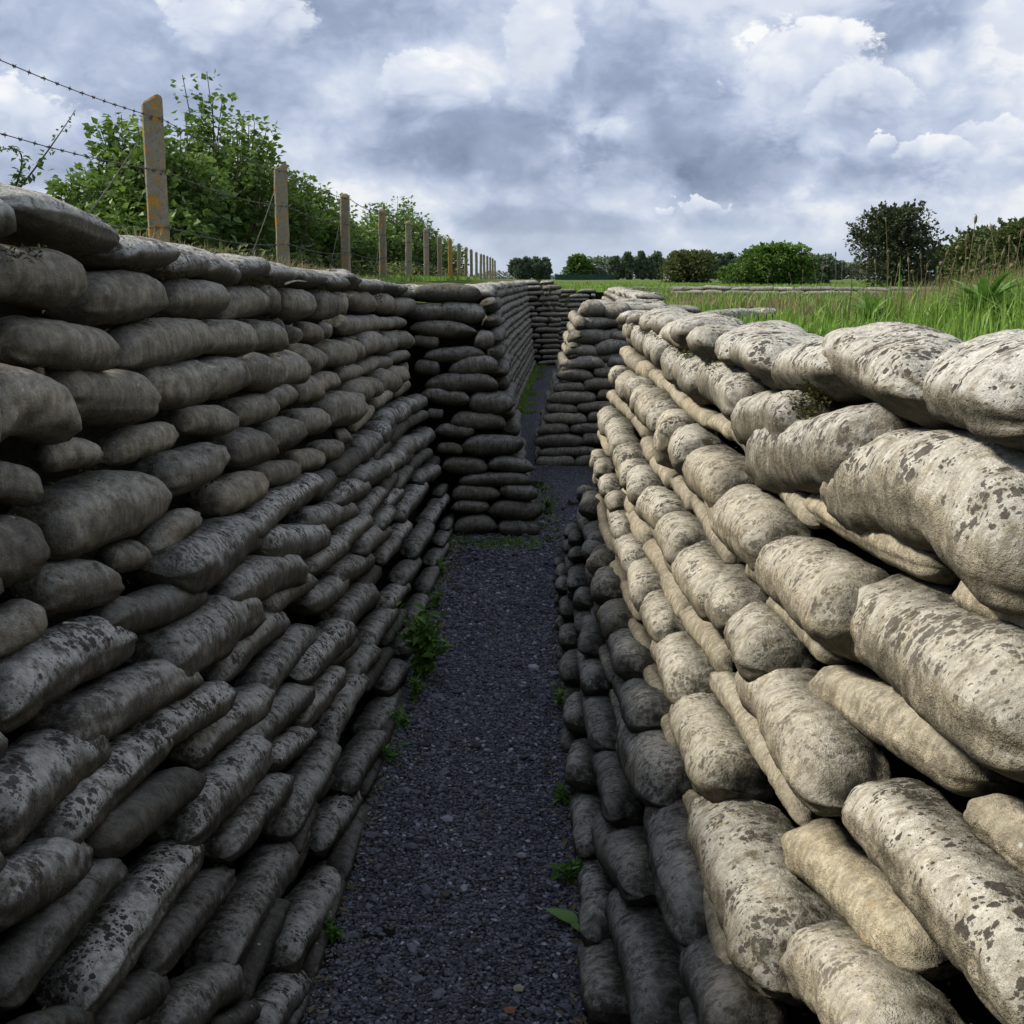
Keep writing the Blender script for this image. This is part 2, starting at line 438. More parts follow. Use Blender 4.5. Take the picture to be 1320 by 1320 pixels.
LEFT=[
("L1",0,[(-45,248,102,318,72),(100,316,168,336,56),(165,330,222,344,54),(222,336,263,352,48),(262,345,306,358,45),(304,346,347,361,40),(346,352,395,365,30),(395,356,414,367,28),(413,360,440,370,25),(440,365,466,374,22),(466,368,490,378,20),(490,372,518,384,18)]),
("L2",0,[(-50,352,85,360,77),(82,386,190,386,68),(198,382,274,388,52),(270,392,326,390,44),(322,386,352,390,40),(348,390,390,395,38),(388,392,424,398,38),(422,392,442,396,36),(440,388,473,392,28),(473,390,497,395,28),(496,393,522,398,24)]),
("L3",0,[(-60,445,-5,450,58),(-10,438,128,450,62),(132,456,252,432,57),(240,436,311,441,48),(303,433,354,437,42),(340,425,364,430,31),(364,430,379,434,20),(377,428,408,432,27),(408,424,428,428,20),(432,420,476,418,24),(476,416,514,418,15)]),
("L4",0,[(-55,521,69,524,92),(42,515,172,512,75),(163,498,249,495,61),(240,488,301,488,54),(288,480,347,482,48),(338,474,381,476,43),(368,461,408,466,37),(402,456,443,458,36),(432,450,458,452,30),(452,446,495,444,31),(480,439,506,440,26),(504,438,523,440,24)]),
("L5",1,[(-30,622,47,626,57),(45,592,122,583,42),(128,590,216,556,43),(218,545,294,540,43),(290,535,347,525,39),(335,515,374,510,32),(371,505,406,502,38),(398,498,431,490,26),(428,488,460,476,22),(460,474,496,464,20),(497,462,522,458,16)]),
("L6",0,[(-60,716,37,710,92),(40,682,192,640,80),(190,616,277,594,60),(280,588,335,572,52),(326,563,377,556,43),(368,549,411,541,37),(400,536,452,525,47),(432,505,465,505,35),(455,499,481,500,28),(472,494,501,492,34),(490,485,516,484,26),(513,479,526,480,22)]),
("L7",1,[(-40,825,46,795,62),(33,767,139,744,70),(130,726,187,710,42),(183,722,244,662,42),(260,650,327,628,49),(322,618,378,605,36),(370,599,406,588,33),(402,586,433,578,30),(432,567,450,558,24),(448,553,476,528,19),(478,520,500,508,18),(500,506,522,495,18)]),
("L8",0,[(-25,907,138,825,85),(122,804,246,770,53),(205,747,313,682,72),(311,687,356,645,43),(351,651,402,625,37),(398,630,433,612,29),(428,608,462,586,25),(452,586,495,551,37),(485,546,516,528,30),(513,528,540,518,24)]),
("L9",0,[(62,946,233,868,78),(193,852,313,784,78),(273,766,373,731,58),(327,711,405,690,51),(381,676,446,660,41),(420,646,464,628,35),(450,620,491,604,32),(470,598,482,588,17),(476,588,495,570,22),(495,568,520,547,19),(520,545,545,535,16)]),
("L10",0,[(-50,1062,101,966,110),(183,952,282,895,54),(266,867,352,796,54),(329,786,393,745,38),(387,729,439,702,35),(431,701,467,668,29),(457,666,490,634,27),(487,636,505,615,21),(487,606,520,584,30),(505,585,549,560,28)]),
("L11",0,[(50,1077,197,955,73),(236,967,330,900,52),(323,887,391,815,49),(387,781,435,752,38),(421,746,469,719,37),(454,706,491,684,35),(481,677,501,660,24),(489,653,511,635,23),(505,626,525,605,20),(523,601,549,585,18)]),
("L12",0,[(-40,1180,86,1100,86),(116,1092,241,1004,56),(298,962,386,894,50),(374,871,440,810,47),(424,801,471,765,42),(459,767,479,735,27),(484,722,519,675,25),(507,666,539,630,27),(529,621,559,607,24),(552,606,561,592,15)]),
("L13",0,[(-20,1290,136,1114,64),(223,1077,322,974,67),(336,987,389,944,43),(377,932,426,869,41),(417,857,451,828,27),(441,869,475,842,35),(464,832,501,785,31),(489,782,519,755,27),(509,752,533,722,25),(525,714,549,680,25),(544,677,569,641,21),(563,637,573,628,13)]),
("L14",0,[(80,1287,237,1090,79),(280,1103,357,1005,48),(356,1067,420,964,46),(407,957,456,874,41),(464,887,496,840,23),(491,829,516,790,21)]),
("L15",0,[(178,1243,284,1130,54),(264,1242,377,1084,63),(374,1092,399,1040,25),(397,1031,423,1004,23),(399,1092,461,1014,44),(437,1012,483,949,39),(469,947,506,894,35),(489,887,523,850,33),(511,844,536,810,27),(523,802,543,770,24),(544,762,563,730,21),(552,730,571,702,20),(563,702,576,682,18),(570,682,583,665,16)]),
("L16",0,[(120,1332,197,1268,56),(193,1322,287,1264,64),(299,1292,353,1160,40),(351,1242,427,1124,56),(434,1142,467,1050,28),(461,1047,493,985,25),(489,962,513,910,20)]),
("L17",0,[(15,1337,102,1312,42),(270,1332,322,1304,34),(319,1332,377,1264,56),(368,1352,393,1290,27),(394,1272,433,1144,27)]),
]
FACE_L=[(530,378,618,380,22),(522,400,573,405,22),(566,398,624,408,25),(532,424,612,426,21),(532,440,566,442,14),(612,437,637,440,22),(548,458,622,455,18),(580,474,641,470,25),(535,474,567,474,18),(550,492,641,496,23),(545,508,605,514,21),(606,516,661,522,25),(551,532,571,536,13),(582,540,651,543,21),(562,553,611,557,18),(597,573,674,574,25),(564,577,596,580,13),(572,600,628,600,20),(629,597,687,600,20),(593,618,685,618,17),(583,635,643,636,20),(645,634,692,636,19),(583,652,630,653,16),(631,656,697,660,26),(586,676,640,678,26),(642,684,695,684,23)]
FACE_R=[(748,400,778,400,20),(779,402,813,402,21),(742,418,787,418,16),(795,420,826,420,14),(732,434,788,434,19),(788,433,822,432,12),(728,452,770,452,15),(765,449,811,447,20),(722,468,778,468,17),(783,467,812,467,13),(718,484,764,484,16),(766,480,812,480,14),(714,499,754,499,12),(752,495,795,495,15),(708,513,768,512,17),(770,509,798,509,14),(703,527,744,527,12),(744,526,795,524,13),(700,540,755,540,16),(757,538,788,538,14),(694,553,733,553,13),(734,552,787,552,13),(690,568,751,568,18),(750,566,785,566,15),(693,583,775,582,12),(691,595,740,595,17),(741,593,773,593,16)]
# ------------------------------------------------------------------ sandbags
def bag_geometry(p0, p1, r, dr, outward, seed, nu, nv, look, blunt=(4.0, 10.0), box=(2.1, 2.7), stretch=1.02):
    """one filled bag set hard: verts, quads, per-vertex look (tint, tan, lichen, grime)"""
    g = np.random.default_rng(seed)
    p0, p1 = np.asarray(p0, float), np.asarray(p1, float)
    ax = p1 - p0
    L = np.linalg.norm(ax)
    a = ax / L
    half = L * 0.5 * stretch
    up = np.array([0, 0, 1.0]) - a * a[2]
    up /= np.linalg.norm(up)
    out = np.asarray(outward, float) - a * np.dot(outward, a)
    out -= up * np.dot(out, up)
    out /= np.linalg.norm(out)
    s = np.sin(np.linspace(-1, 1, nu) * math.pi / 2)
    s = 0.55 * s + 0.45 * np.linspace(-1, 1, nu)
    th = np.arange(nv) * 2 * math.pi / nv
    S, T = np.meshgrid(s, th, indexing='ij')
    n0, n1 = g.uniform(*blunt), g.uniform(*blunt)
    nn = np.where(S < 0, n0, n1)
    A = np.abs(S)
    m0, m1 = g.uniform(0.40, 0.62), g.uniform(0.40, 0.62)
    mm = np.where(S < 0, m0, m1)
    pt = np.clip(1 - A ** nn, 0, 1) ** mm                      # thickness along the bag
    pd = 0.30 + 0.70 * np.clip(1 - A ** (nn * 1.7), 0, 1) ** 0.45   # how wide the end seam stays
    pd = np.where(A > 0.999, 0.30, pd)
    c, sn = np.cos(T), np.sin(T)
    e = 2 / g.uniform(*box)
    c = np.sign(c) * np.abs(c) ** e
    sn = np.sign(sn) * np.abs(sn) ** e
    ph = g.uniform(0, 50, 6)
    # plump and slack stretches
    q = np.stack([S.ravel() * g.uniform(1.2, 2.2) + ph[0], c.ravel() * 0.5 + ph[1], sn.ravel() * 0.5 + ph[2]], axis=1)
    fat = 1 + 0.10 * vnoise(q, seed).reshape(S.shape)
    # creases that run round the bag, strongest near the ends
    fr = g.uniform(7, 13)
    w = vnoise(np.stack([S.ravel() * 3 + ph[3], c.ravel() * 1.3, sn.ravel() * 1.3 + ph[4]], axis=1), seed + 1).reshape(S.shape)
    crease = np.sin(S * fr + 2.6 * w + ph[5])
    crease = -np.maximum(0, crease - 0.35) ** 2 * g.uniform(0.03, 0.13) * (0.5 + A ** 2)
    # gathers at the tied ends
    k = g.integers(5, 9)
    gath = 0.085 * np.sin(T * k + ph[1]) * A ** 4
    rad = fat + crease + gath
    x = S * half
    y = dr * c * pd * rad
    z = r * sn * pt * rad
    z = np.where(z < 0, z * 0.90, z)
    seam = g.uniform(-0.5, 0.2)
    groove = np.exp(-((np.arctan2(sn, c) - seam) / 0.10) ** 2) * g.uniform(0.0, 0.05)
    y, z = y * (1 - groove), z * (1 - groove)
    # the seam corner droops and sticks out
    ear = np.where(S < 0, g.uniform(-0.02, 0.10), g.uniform(-0.02, 0.10))
    x = x + np.sign(S) * half * ear * A ** 8 * np.clip(c * 0.9 - sn * 0.3, -0.4, 1)
    droop = np.where(S < 0, g.uniform(-0.15, 0.45), g.uniform(-0.15, 0.45))
    z = z - r * droop * A ** 4
    # sag over the bags below
    z = z + r * 0.08 * np.sin(S * g.uniform(1.5, 3.2) + ph[2])
    y = y + dr * 0.06 * np.sin(S * g.uniform(1.2, 2.8) + ph[3])
    roll = g.uniform(-0.22, 0.22) + 0.12 * S
    cr, sr = np.cos(roll), np.sin(roll)
    y, z = y * cr - z * sr, y * sr + z * cr
    mid = (p0 + p1) / 2
    P = mid + x[..., None] * a + y[..., None] * out + z[..., None] * up
    P = P.reshape(-1, 3)
    ctr = mid + (x * 0.9)[..., None] * a
    rd = P - ctr.reshape(-1, 3)
    rd /= np.linalg.norm(rd, axis=1)[:, None] + 1e-9
    amp = 1 - 0.6 * A.ravel() ** 6
    d = 0.065 * r * vnoise(P * (0.85 / r), seed + 2) + 0.05 * r * vnoise(P * (2.2 / r), seed + 3) + 0.022 * r * vnoise(P * (5.5 / r), seed + 4)
    P = P + rd * (d * amp)[:, None]
    i = np.arange(nu - 1)[:, None] * nv
    j = np.arange(nv)[None, :]
    jn = (j + 1) % nv
    F = np.stack([i + j, i + jn, i + nv + jn, i + nv + j], axis=-1).reshape(-1, 4)
    # face orientation: outward
    v0, v1, v2 = P[F[:, 0]], P[F[:, 1]], P[F[:, 2]]
    nrm = np.cross(v1 - v0, v2 - v0)
    if (nrm * (v0 - mid)).sum() < 0:
        F = F[:, ::-1]
    tint, tan, lich = look
    joint = np.clip((0.42 - c) / 0.55, 0, 1) * (0.9 if dr < 0.118 else 0.0)      # contact shade painted along the joints above and below
    grime_shade = np.clip(0.95 * A ** 9 + joint + 0.35 * np.clip(-sn - 0.45, 0, 1), 0, 1)  # dirt at the ends plus painted joint and underside shade
    look4 = np.stack([np.full(P.shape[0], tint), np.full(P.shape[0], tan), np.full(P.shape[0], lich), grime_shade.ravel()], axis=1)
    return P, F, look4

K_R, X_R = 0.25, 0.15      # batter and foot of the right-hand wall
K_L, X_L = 0.17, 0.54      # and of the left-hand one
N_R = np.array([1.0, 0, -K_R])
N_L = np.array([-1.0, 0, -K_L])
N_FL = np.array([0, 1.0, -0.13]); C_FL = 7.5
N_FR = np.array([0, 1.0, -0.11]); C_FR = 10.4
OUT_R, OUT_L, OUT_F = np.array([-1.0, 0, 0.12]), np.array([1.0, 0, 0.1]), np.array([0, -1.0, 0.1])

rng = np.random.default_rng(11)
surveyed = []     # dicts: p0, p1, r, dr, out, wall, course, px (projected size), look
def survey(wall, course, kind, data, n, c, out, deep=None):
    for (x1, y1, x2, y2, T) in data:
        T = T * ((1.12 if kind == 0 else 1.06) if wall == 'left' and 1 < course <= 7 else 1.04 if wall == 'left' else 1.16 if wall == 'left_face' else 1.26 if course == 1 and wall == 'right' else (1.20 if kind == 0 else 1.14))
        _, t = on_plane((x1 + x2) / 2, (y1 + y2) / 2, n, c)
        r = T * t / FPX / 2
        r = min(max(r, 0.024), 0.092)
        dr = r * (1.30 if wall == 'left' and course <= 7 and not kind else 1.15) if deep is None else max(deep, r * 1.2)
        rec = ((0.022 if wall == 'left' else 0.044) if kind else 0) + 0.82 * (dr if deep is None else dr * 0.9)
        cc = c + rec
        # one end of each bag stands proud of its neighbour
        if wall == 'left' and 1 < course <= 7: e0, e1 = 0.022, -0.036
        elif wall == 'left': e0, e1 = rng.uniform(-0.022, 0.022), rng.uniform(-0.024, 0.018)
        elif wall == 'right' and kind == 0: e0, e1 = 0.014, -0.022
        else: e0, e1 = 0.0, 0.0
        many = round(np.linalg.norm(on_plane(x1, y1, n, cc)[0] - on_plane(x2, y2, n, cc)[0]) / 0.62) > 1
        p0, _ = on_plane(x1, y1, n, cc + (0 if many else e0))
        p1, _ = on_plane(x2, y2, n, cc + (0 if many else e1))
        if wall == 'right' and course == 1:
            p0[2] -= 0.014; p1[2] -= 0.014
        if many: e0, e1 = e0 * 0.35, e1 * 0.35
        zmin = r * 0.55
        dz = max(0, zmin - (p0[2] + p1[2]) / 2)
        p0[2] += dz; p1[2] += dz
        L = np.linalg.norm(p1 - p0)
        k = max(1, int(round(L / 0.62)))
        for i in range(k):
            a = p0 + (p1 - p0) * (i / k)
            b = p0 + (p1 - p0) * ((i + 1) / k)
            if k > 1:
                a = a - out * e0; b = b - out * e1
                j = rng.uniform(-0.04, 0.04, 2)
                a = a + np.array([0, 0, j[0] * 0.25]); b = b + np.array([0, 0, j[1] * 0.25])
            surveyed.append(dict(p0=a, p1=b, r=r, dr=dr, out=out, wall=wall, course=course, kind=kind, k=k,
                                 px=math.hypot(x2 - x1, y2 - y1) / k * T + 0.6 * T * T))

for cname, kind, data in RIGHT:
    survey('right', int(cname[1:]), kind, data, N_R, X_R, OUT_R, 0.13 if cname == 'R1' else None)
for cname, kind, data in LEFT:
    survey('left', int(cname[1:]), kind, data, N_L, X_L, OUT_L, 0.12 if cname == 'L1' else None)
survey('left_face', 0, 0, FACE_L, N_FL, C_FL, OUT_F)
survey('right_face', 0, 0, FACE_R, N_FR, C_FR, OUT_F)

# courses of the left wall by height
LZ = [(1, 1.79, 1.64), (2, 1.68, 1.56), (3, 1.58, 1.47), (4, 1.48, 1.37), (5, 1.38, 1.27), (6, 1.28, 1.18), (7, 1.17, 1.10),
      (8, 1.08, .98), (9, .95, .90), (10, .83, .78), (11, .73, .67), (12, .60, .53), (13, .48, .40), (14, .34, .31), (15, .25, .22), (16, .09, .07), (17, .02, .0)]
for b in surveyed:
    m = (b['p0'] + b['p1']) / 2
    b['mid'] = m
    if b['wall'] == 'left' and b['course'] > 7:
        t = (m[1] - 2) / 4.8
        b['course'] = min(LZ, key=lambda q: abs(q[1] + (q[2] - q[1]) * t - m[2]))[0]
        if b['course'] == 17: b['course'] = 16
for wall in ('left_face', 'right_face'):
    bs = sorted([b for b in surveyed if b['wall'] == wall], key=lambda b: -b['mid'][2])
    row, zlast = 0, 9
    for b in bs:
        if zlast - b['mid'][2] > 0.045:
            row += 1
            zlast = b['mid'][2]
        b['course'] = row

# looks: (tint, tan, lichen)
for b in surveyed:
    w, c, y = b['wall'], b['course'], b['mid'][1]
    t = rng.uniform(0.2, 0.85)
    if w == 'right':
        t = 0.35 + 0.6 * t
        if c <= 2: tan, li = rng.uniform(0.25, 0.5), rng.uniform(0.8, 1.0)
        elif c == 9: tan, li = rng.uniform(0.85, 1.0), rng.uniform(0.0, 0.2); t = 0.8
        elif c in (3, 5, 7): tan, li = rng.uniform(0.6, 0.95), rng.uniform(0.15, 0.4)
        elif c <= 8: tan, li = rng.uniform(0.5, 0.85), rng.uniform(0.55, 1.0)
        else: tan, li = rng.uniform(0.05, 0.25), rng.uniform(0.4, 0.8); t *= 0.6
    elif w == 'left':
        if c == 1: tan, li = 0.1, 0.8; t *= 0.5
        elif c <= 7: tan, li = rng.uniform(0.15, 0.38), rng.uniform(0.05, 0.40); t = 0.15 + 0.85 * t
        else:
            tan, li = rng.uniform(0.0, 0.1), (rng.uniform(0.55, 1.0) if b['r'] > 0.041 else rng.uniform(0.05, 0.35))
            t = t * 0.5 if b['r'] > 0.041 else t * 0.15
    elif w == 'left_face': tan, li = rng.uniform(0.05, 0.25), rng.uniform(0.1, 0.5); t *= 0.5
    else: tan, li = rng.uniform(0.2, 0.45), rng.uniform(0.2, 0.6)
    b['look'] = (t, tan, li)

# words for each bag
ORD = ['zeroth', 'first', 'second', 'third', 'fourth', 'fifth', 'sixth', 'seventh', 'eighth', 'ninth', 'tenth', 'eleventh', 'twelfth',
       'thirteenth', 'fourteenth', 'fifteenth', 'sixteenth', 'seventeenth', 'eighteenth', 'nineteenth', 'twentieth', 'twenty-first',
       'twenty-second', 'twenty-third', 'twenty-fourth', 'twenty-fifth']
def words_for(b):
    t, tan, li = b['look']
    tone = 'tan' if tan > 0.5 else ('dark grey' if b['wall'] in ('left', 'left_face') or b['course'] >= 10 else 'grey')
    if li > 0.65: tone += ' lichen-spotted'
    return tone
for wall in ('left', 'right', 'left_face', 'right_face'):
    courses = sorted({b['course'] for b in surveyed if b['wall'] == wall})
    for c in courses:
        row = [b for b in surveyed if b['wall'] == wall and b['course'] == c]
        row.sort(key=lambda b: b['mid'][1] if wall in ('left', 'right') else b['mid'][0])
        for i, b in enumerate(row):
            if wall in ('left', 'right'):
                place = 'parapet' if c == 1 else ORD[c] + ' row down'
                b['label'] = f"{words_for(b)} sandbag, {wall} wall, {place}, {ORD[i + 1]} from near end"
            else:
                side = 'left' if wall == 'left_face' else 'right'
                b['label'] = f"{words_for(b)} sandbag, {side} buttress face, {ORD[c]} row down, {ORD[i + 1]} from left"

surveyed.sort(key=lambda b: -b['px'])
rest = Soup()
GROUP = 'concrete sandbags of the trench walls'
for i, b in enumerate(surveyed):
    pxl = math.sqrt(b['px'])
    if i < 300:
        nu = int(min(84, max(20, pxl * 0.55)))
        nv = int(min(52, max(14, pxl * 0.36)))
        if b['wall'] in ('left_face', 'right_face'): bl, bx, stv = (2.2, 3.8), (2.1, 2.7), 1.04
        elif b['wall'] == 'left' and 1 < b['course'] <= 7: bl, bx, stv = (3.2, 6.0), (2.1, 2.6), 0.97
        elif b['wall'] == 'right' and b['course'] == 1: bl, bx, stv = (3.5, 7.0), (2.0, 2.3), 1.10
        elif b['wall'] == 'left' and b['course'] == 1: bl, bx, stv = (2.6, 5.0), (2.0, 2.3), 1.06
        else: bl, bx, stv = (4.5, 12.0), (2.05, 2.5), 1.03
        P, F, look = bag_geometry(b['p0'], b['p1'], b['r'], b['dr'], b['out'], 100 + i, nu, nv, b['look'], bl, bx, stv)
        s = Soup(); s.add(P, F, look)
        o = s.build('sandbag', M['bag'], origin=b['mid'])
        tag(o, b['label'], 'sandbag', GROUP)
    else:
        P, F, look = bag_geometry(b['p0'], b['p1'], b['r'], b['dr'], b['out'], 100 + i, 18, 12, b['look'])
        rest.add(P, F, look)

# the remaining bags: laid in courses along the further walls
seedc = [5000]
def lay(A, B, out, batter, zs, length=0.5, look=None, nu=13, nv=9, dr=None, back=0.0, gap=0.02, slant=0.0, endslant=0.0):
    """courses from A to B (x, y); zs = list of (height, half thickness, recess)"""
    A, B = np.array(A, float), np.array(B, float)
    d = B - A
    D = np.linalg.norm(d); d /= D
    o2 = np.array(out[:2], float); o2 /= np.linalg.norm(o2)
    for z, r, rec in zs:
        first = slant * z - 0.03
        x = first - rng.uniform(0, length * 0.6)
        De = D - endslant * z
        while x < De:
            l = length * rng.uniform(0.75, 1.25)
            x0, x1 = max(x, first), min(x + l, De + 0.03)
            if x1 - x0 > 0.12:
                depth = (r * 1.2 if dr is None else dr)
                off = -(batter * z + rec + 0.85 * depth + back)
                a = np.array([*(A + d * (x0 + gap / 2) + o2 * off), z + rng.uniform(-.016, .012)])
                b = np.array([*(A + d * (x1 - gap / 2) + o2 * off), z + rng.uniform(-.008, .008)])
                lk = look or (rng.uniform(0.15, 0.75), rng.uniform(0.05, 0.3), rng.uniform(0.2, 0.7))
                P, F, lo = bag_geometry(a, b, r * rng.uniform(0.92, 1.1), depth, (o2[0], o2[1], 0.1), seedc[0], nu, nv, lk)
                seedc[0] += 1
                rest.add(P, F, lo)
            x += l

ROWS = []
for k in range(15):
    ROWS.append((0.05 + k * 0.104, 0.056 if k % 2 == 0 else 0.049, 0.0 if k % 2 == 0 else 0.015))
# near walls carried on behind the viewer
for wall, out, K, X0, sgn in (('right', OUT_R, K_R, X_R, 1), ('left', OUT_L, K_L, X_L, -1)):
    for c in sorted({b['course'] for b in surveyed if b['wall'] == wall}):
        row = [b for b in surveyed if b['wall'] == wall and b['course'] == c]
        n = min(row, key=lambda b: b['mid'][1])
        y1 = min(n['p0'][1], n['p1'][1]) - 0.07
        z = n['mid'][2]
        dr = n['dr']
        x = sgn * (X0 + K * z)
        if y1 > -0.9:
            lay((x, -1.2), (x, y1), out, 0.0, [(z, n['r'], 0.02 if n['kind'] else 0)], 0.5, n['look'], nu=24, nv=16, dr=dr)
# back row of each parapet, behind the surveyed front row
lay((-1.16, 0.0), (-1.16, 7.4), OUT_L, 0, [(1.70, 0.05, 0)], 0.5, (0.3, 0.1, 0.8), 20, 12, dr=0.12)
lay((0.86, 6.7), (1.3, 7.2), OUT_R, 0, [(1.46, 0.055, 0)], 0.5, (0.4, 0.2, 0.8), 20, 12, dr=0.14)
# return of the right wall, then sides of the buttresses
lay((0.30, 6.75), (1.4, 6.75), (0, 1), 0.05, ROWS[:14], 0.5, slant=0.25)
lay((0.01, 8.75), (0.01, 7.66), (1, 0), 0.18, ROWS[:15], 0.5, (0.25, 0.15, 0.3), nu=18, nv=12, endslant=0.13)
lay((-0.02, 8.75), (-0.8, 8.75), (0, 1), 0.05, ROWS[:15], 0.5, slant=0.2)
lay((0.0, 10.52), (0.0, 12.5), (-1, 0), 0.28, ROWS[:13], 0.5, (0.6, 0.45, 0.4), nu=14, nv=10)
lay((0.1, 12.5), (0.9, 12.5), (0, 1), 0.05, ROWS[:13], 0.5, slant=0.28)
lay((0.56, 10.42), (1.5, 10.42), (0, -1), 0.11, ROWS[8:14], 0.5, (0.5, 0.3, 0.5), nu=14, nv=10)
# tops of the buttresses
for k in range(2):
    lay((-0.30, 7.75 + k * 0.3 + 0.35), (-1.0, 7.75 + k * 0.3 + 0.35), (0, -1), 0, [(1.60, 0.05, 0)], 0.5, (0.5, 0.2, 0.8), dr=0.14)
for k in range(5):
    lay((0.42 + 0.02 * k, 10.9 + k * 0.3), (1.3, 10.9 + k * 0.3), (0, -1), 0, [(1.38 + .01 * k, 0.05, 0)], 0.45, (0.5, 0.3, 0.8), dr=0.14)
# second bay
lay((-0.34, 8.9), (-0.21, 15.8), (1, -0.02), 0.11, ROWS[:15], 0.42, (0.3, 0.15, 0.4), nu=12, nv=9)
lay((-0.21, 15.8), (0.02, 22.8), (1, -0.03), 0.11, ROWS[:15], 0.42, (0.3, 0.15, 0.4), nu=12, nv=9)
lay((-0.53, 8.9), (-0.40, 15.8), (1, -0.02), 0, [(1.58, .05, 0)], 0.5, (0.4, 0.2, 0.8), nu=12, nv=9, dr=0.14)
lay((-0.40, 15.8), (-0.17, 22.8), (1, -0.03), 0, [(1.58, .05, 0)], 0.5, (0.4, 0.2, 0.8), nu=12, nv=9, dr=0.14)
lay((0.62, 12.6), (0.95, 23.0), (-1, 0.03), 0.28, ROWS[3:14], 0.5, nu=10, nv=8)
lay((1.12, 12.6), (1.42, 23.0), (-1, 0.03), 0, [(1.47, .055, 0)], 0.5, (0.5, 0.3, 0.8), nu=10, nv=8, dr=0.15)
lay((-0.2, 22.8), (0.50, 22.8), (0, -1), 0.10, ROWS[:15], 0.45, nu=12, nv=9)
lay((-0.4, 23.0), (0.35, 23.0), (0, -1), 0, [(1.60, 0.05, 0)], 0.5, (0.5, 0.2, 0.8), dr=0.14)
lay((0.46, 24.8), (0.46, 22.9), (1, 0), 0.12, ROWS[:15], 0.45, nu=10, nv=8)
lay((0.50, 26.2), (1.35, 26.2), (0, -1), 0.10, ROWS[:14], 0.45, nu=10, nv=8)
# parapets of the next trench, across the grass
far_rows = [(1.27, 0.055, 0), (1.35, 0.06, 0.03), (1.43, 0.055, 0.02), (1.50, 0.05, 0.07)]
lay((2.4, 20.5), (8.5, 18.0), (-0.38, -0.92), 0.1, far_rows, 0.42, None, nu=12, nv=9, gap=-0.06)
lay((1.9, 28.0), (6.0, 30.5), (0.3, -0.95), 0.1, far_rows[:3], 0.42, None, nu=9, nv=8, gap=-0.06)
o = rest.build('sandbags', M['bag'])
tag(o, 'smaller and more distant concrete sandbags of the winding trench walls', 'sandbags', GROUP, 'stuff')
# ------------------------------------------------------------------ the ground: one sheet with the trench cut into it
def left_foot(y):
    if y < 7.87: return -0.54
    if y < 8.55: return 0.03
    if y < 15.8: return -0.34 + (y - 8.9) / 6.9 * 0.13
    if y < 23.05: return -0.21 + (y - 15.8) / 7.0 * 0.23
    if y < 24.6: return 0.46
    return 0.2
def right_foot(y):
    if y < 6.55: return 0.15
    if y < 10.72: return 1.02
    if y < 12.3: return 0.0
    if y < 26.4: return 0.62 + (y - 12.5) / 10.5 * 0.33
    return 0.5
def left_top(y): return max(1.50, 1.74 - 0.028 * y) if y < 8 else 1.52
def right_top(y): return 1.47 if y < 6.75 else (1.36 if y < 13 else 1.38)
def land_left(y): return 1.66 if y < 30 else max(1.3, 1.66 - (y - 30) * 0.012)
def land_right(y): return 1.46 if y < 8 else max(1.36, 1.46 - (y - 8) * 0.02)
ys = sorted(set([-4, -1.2] + list(np.arange(-0.5, 27, 0.5)) + [7.86, 7.88, 8.54, 8.56, 6.54, 6.56, 10.71, 10.73, 12.29, 12.31, 23.04, 23.06, 24.59, 24.61, 26.39, 26.41, 27.0, 27.3, 35, 50, 80, 140, 300, 800, 2500]))
rows, turf = [], []
for y in ys:
    e = 1e-3
    lx, rx = left_foot(y), right_foot(y)
    lt, rt = left_top(y), right_top(y)
    ll, lr = land_left(y), land_right(y)
    inside = -1.2 <= y <= 27.0
    fz = -0.004 if inside else None
    kb_l, kb_r = (0.17 if y < 8.55 else 0.11, 0.25) if y < 12.5 else (0.11, 0.28)
    xs = [-1500, -300, -60, -14, -6, -3, -2.2, lx - kb_l * lt - 0.40, lx - kb_l * lt - 0.20, lx - 0.17, lx - 0.10,
          rx + 0.10, rx + 0.17, rx + kb_r * rt + 0.20, rx + kb_r * rt + 0.46, max(2.0, rx + 1.3), 5, 12, 40, 250, 1500]
    zs = [ll, ll, ll, ll, ll, ll, ll, lt, lt, 0.05, -0.004, -0.004, 0.05, rt, rt, lr, lr, lr, lr, lr, lr]
    if not inside:
        zs = [ll, ll, ll, ll, ll, ll, ll, ll, ll, ll, ll, lr, lr, lr, lr, lr, lr, lr, lr, lr, lr]
    pts = np.array([[x, y, z] for x, z in zip(xs, zs)])
    for i in (4, 5, 15, 16, 17):
        pts[i, 2] += 0.05 * vnoise(pts[i:i + 1] * 0.6, 3)[0]
    rows.append(pts)
    turf.append([[0.0 if (inside and 8 <= i <= 13) else 1.0, 0, 0, 1] for i in range(21)])
V = np.concatenate(rows)
nc = len(rows[0])
F = [[r * nc + c, r * nc + c + 1, (r + 1) * nc + c + 1, (r + 1) * nc + c] for r in range(len(rows) - 1) for c in range(nc - 1)]
s = Soup(); s.add(V, F, np.concatenate(turf))
o = s.build('ground', M['terrain'], smooth=False)
tag(o, 'grassy ground around the trench', 'ground', kind='structure')

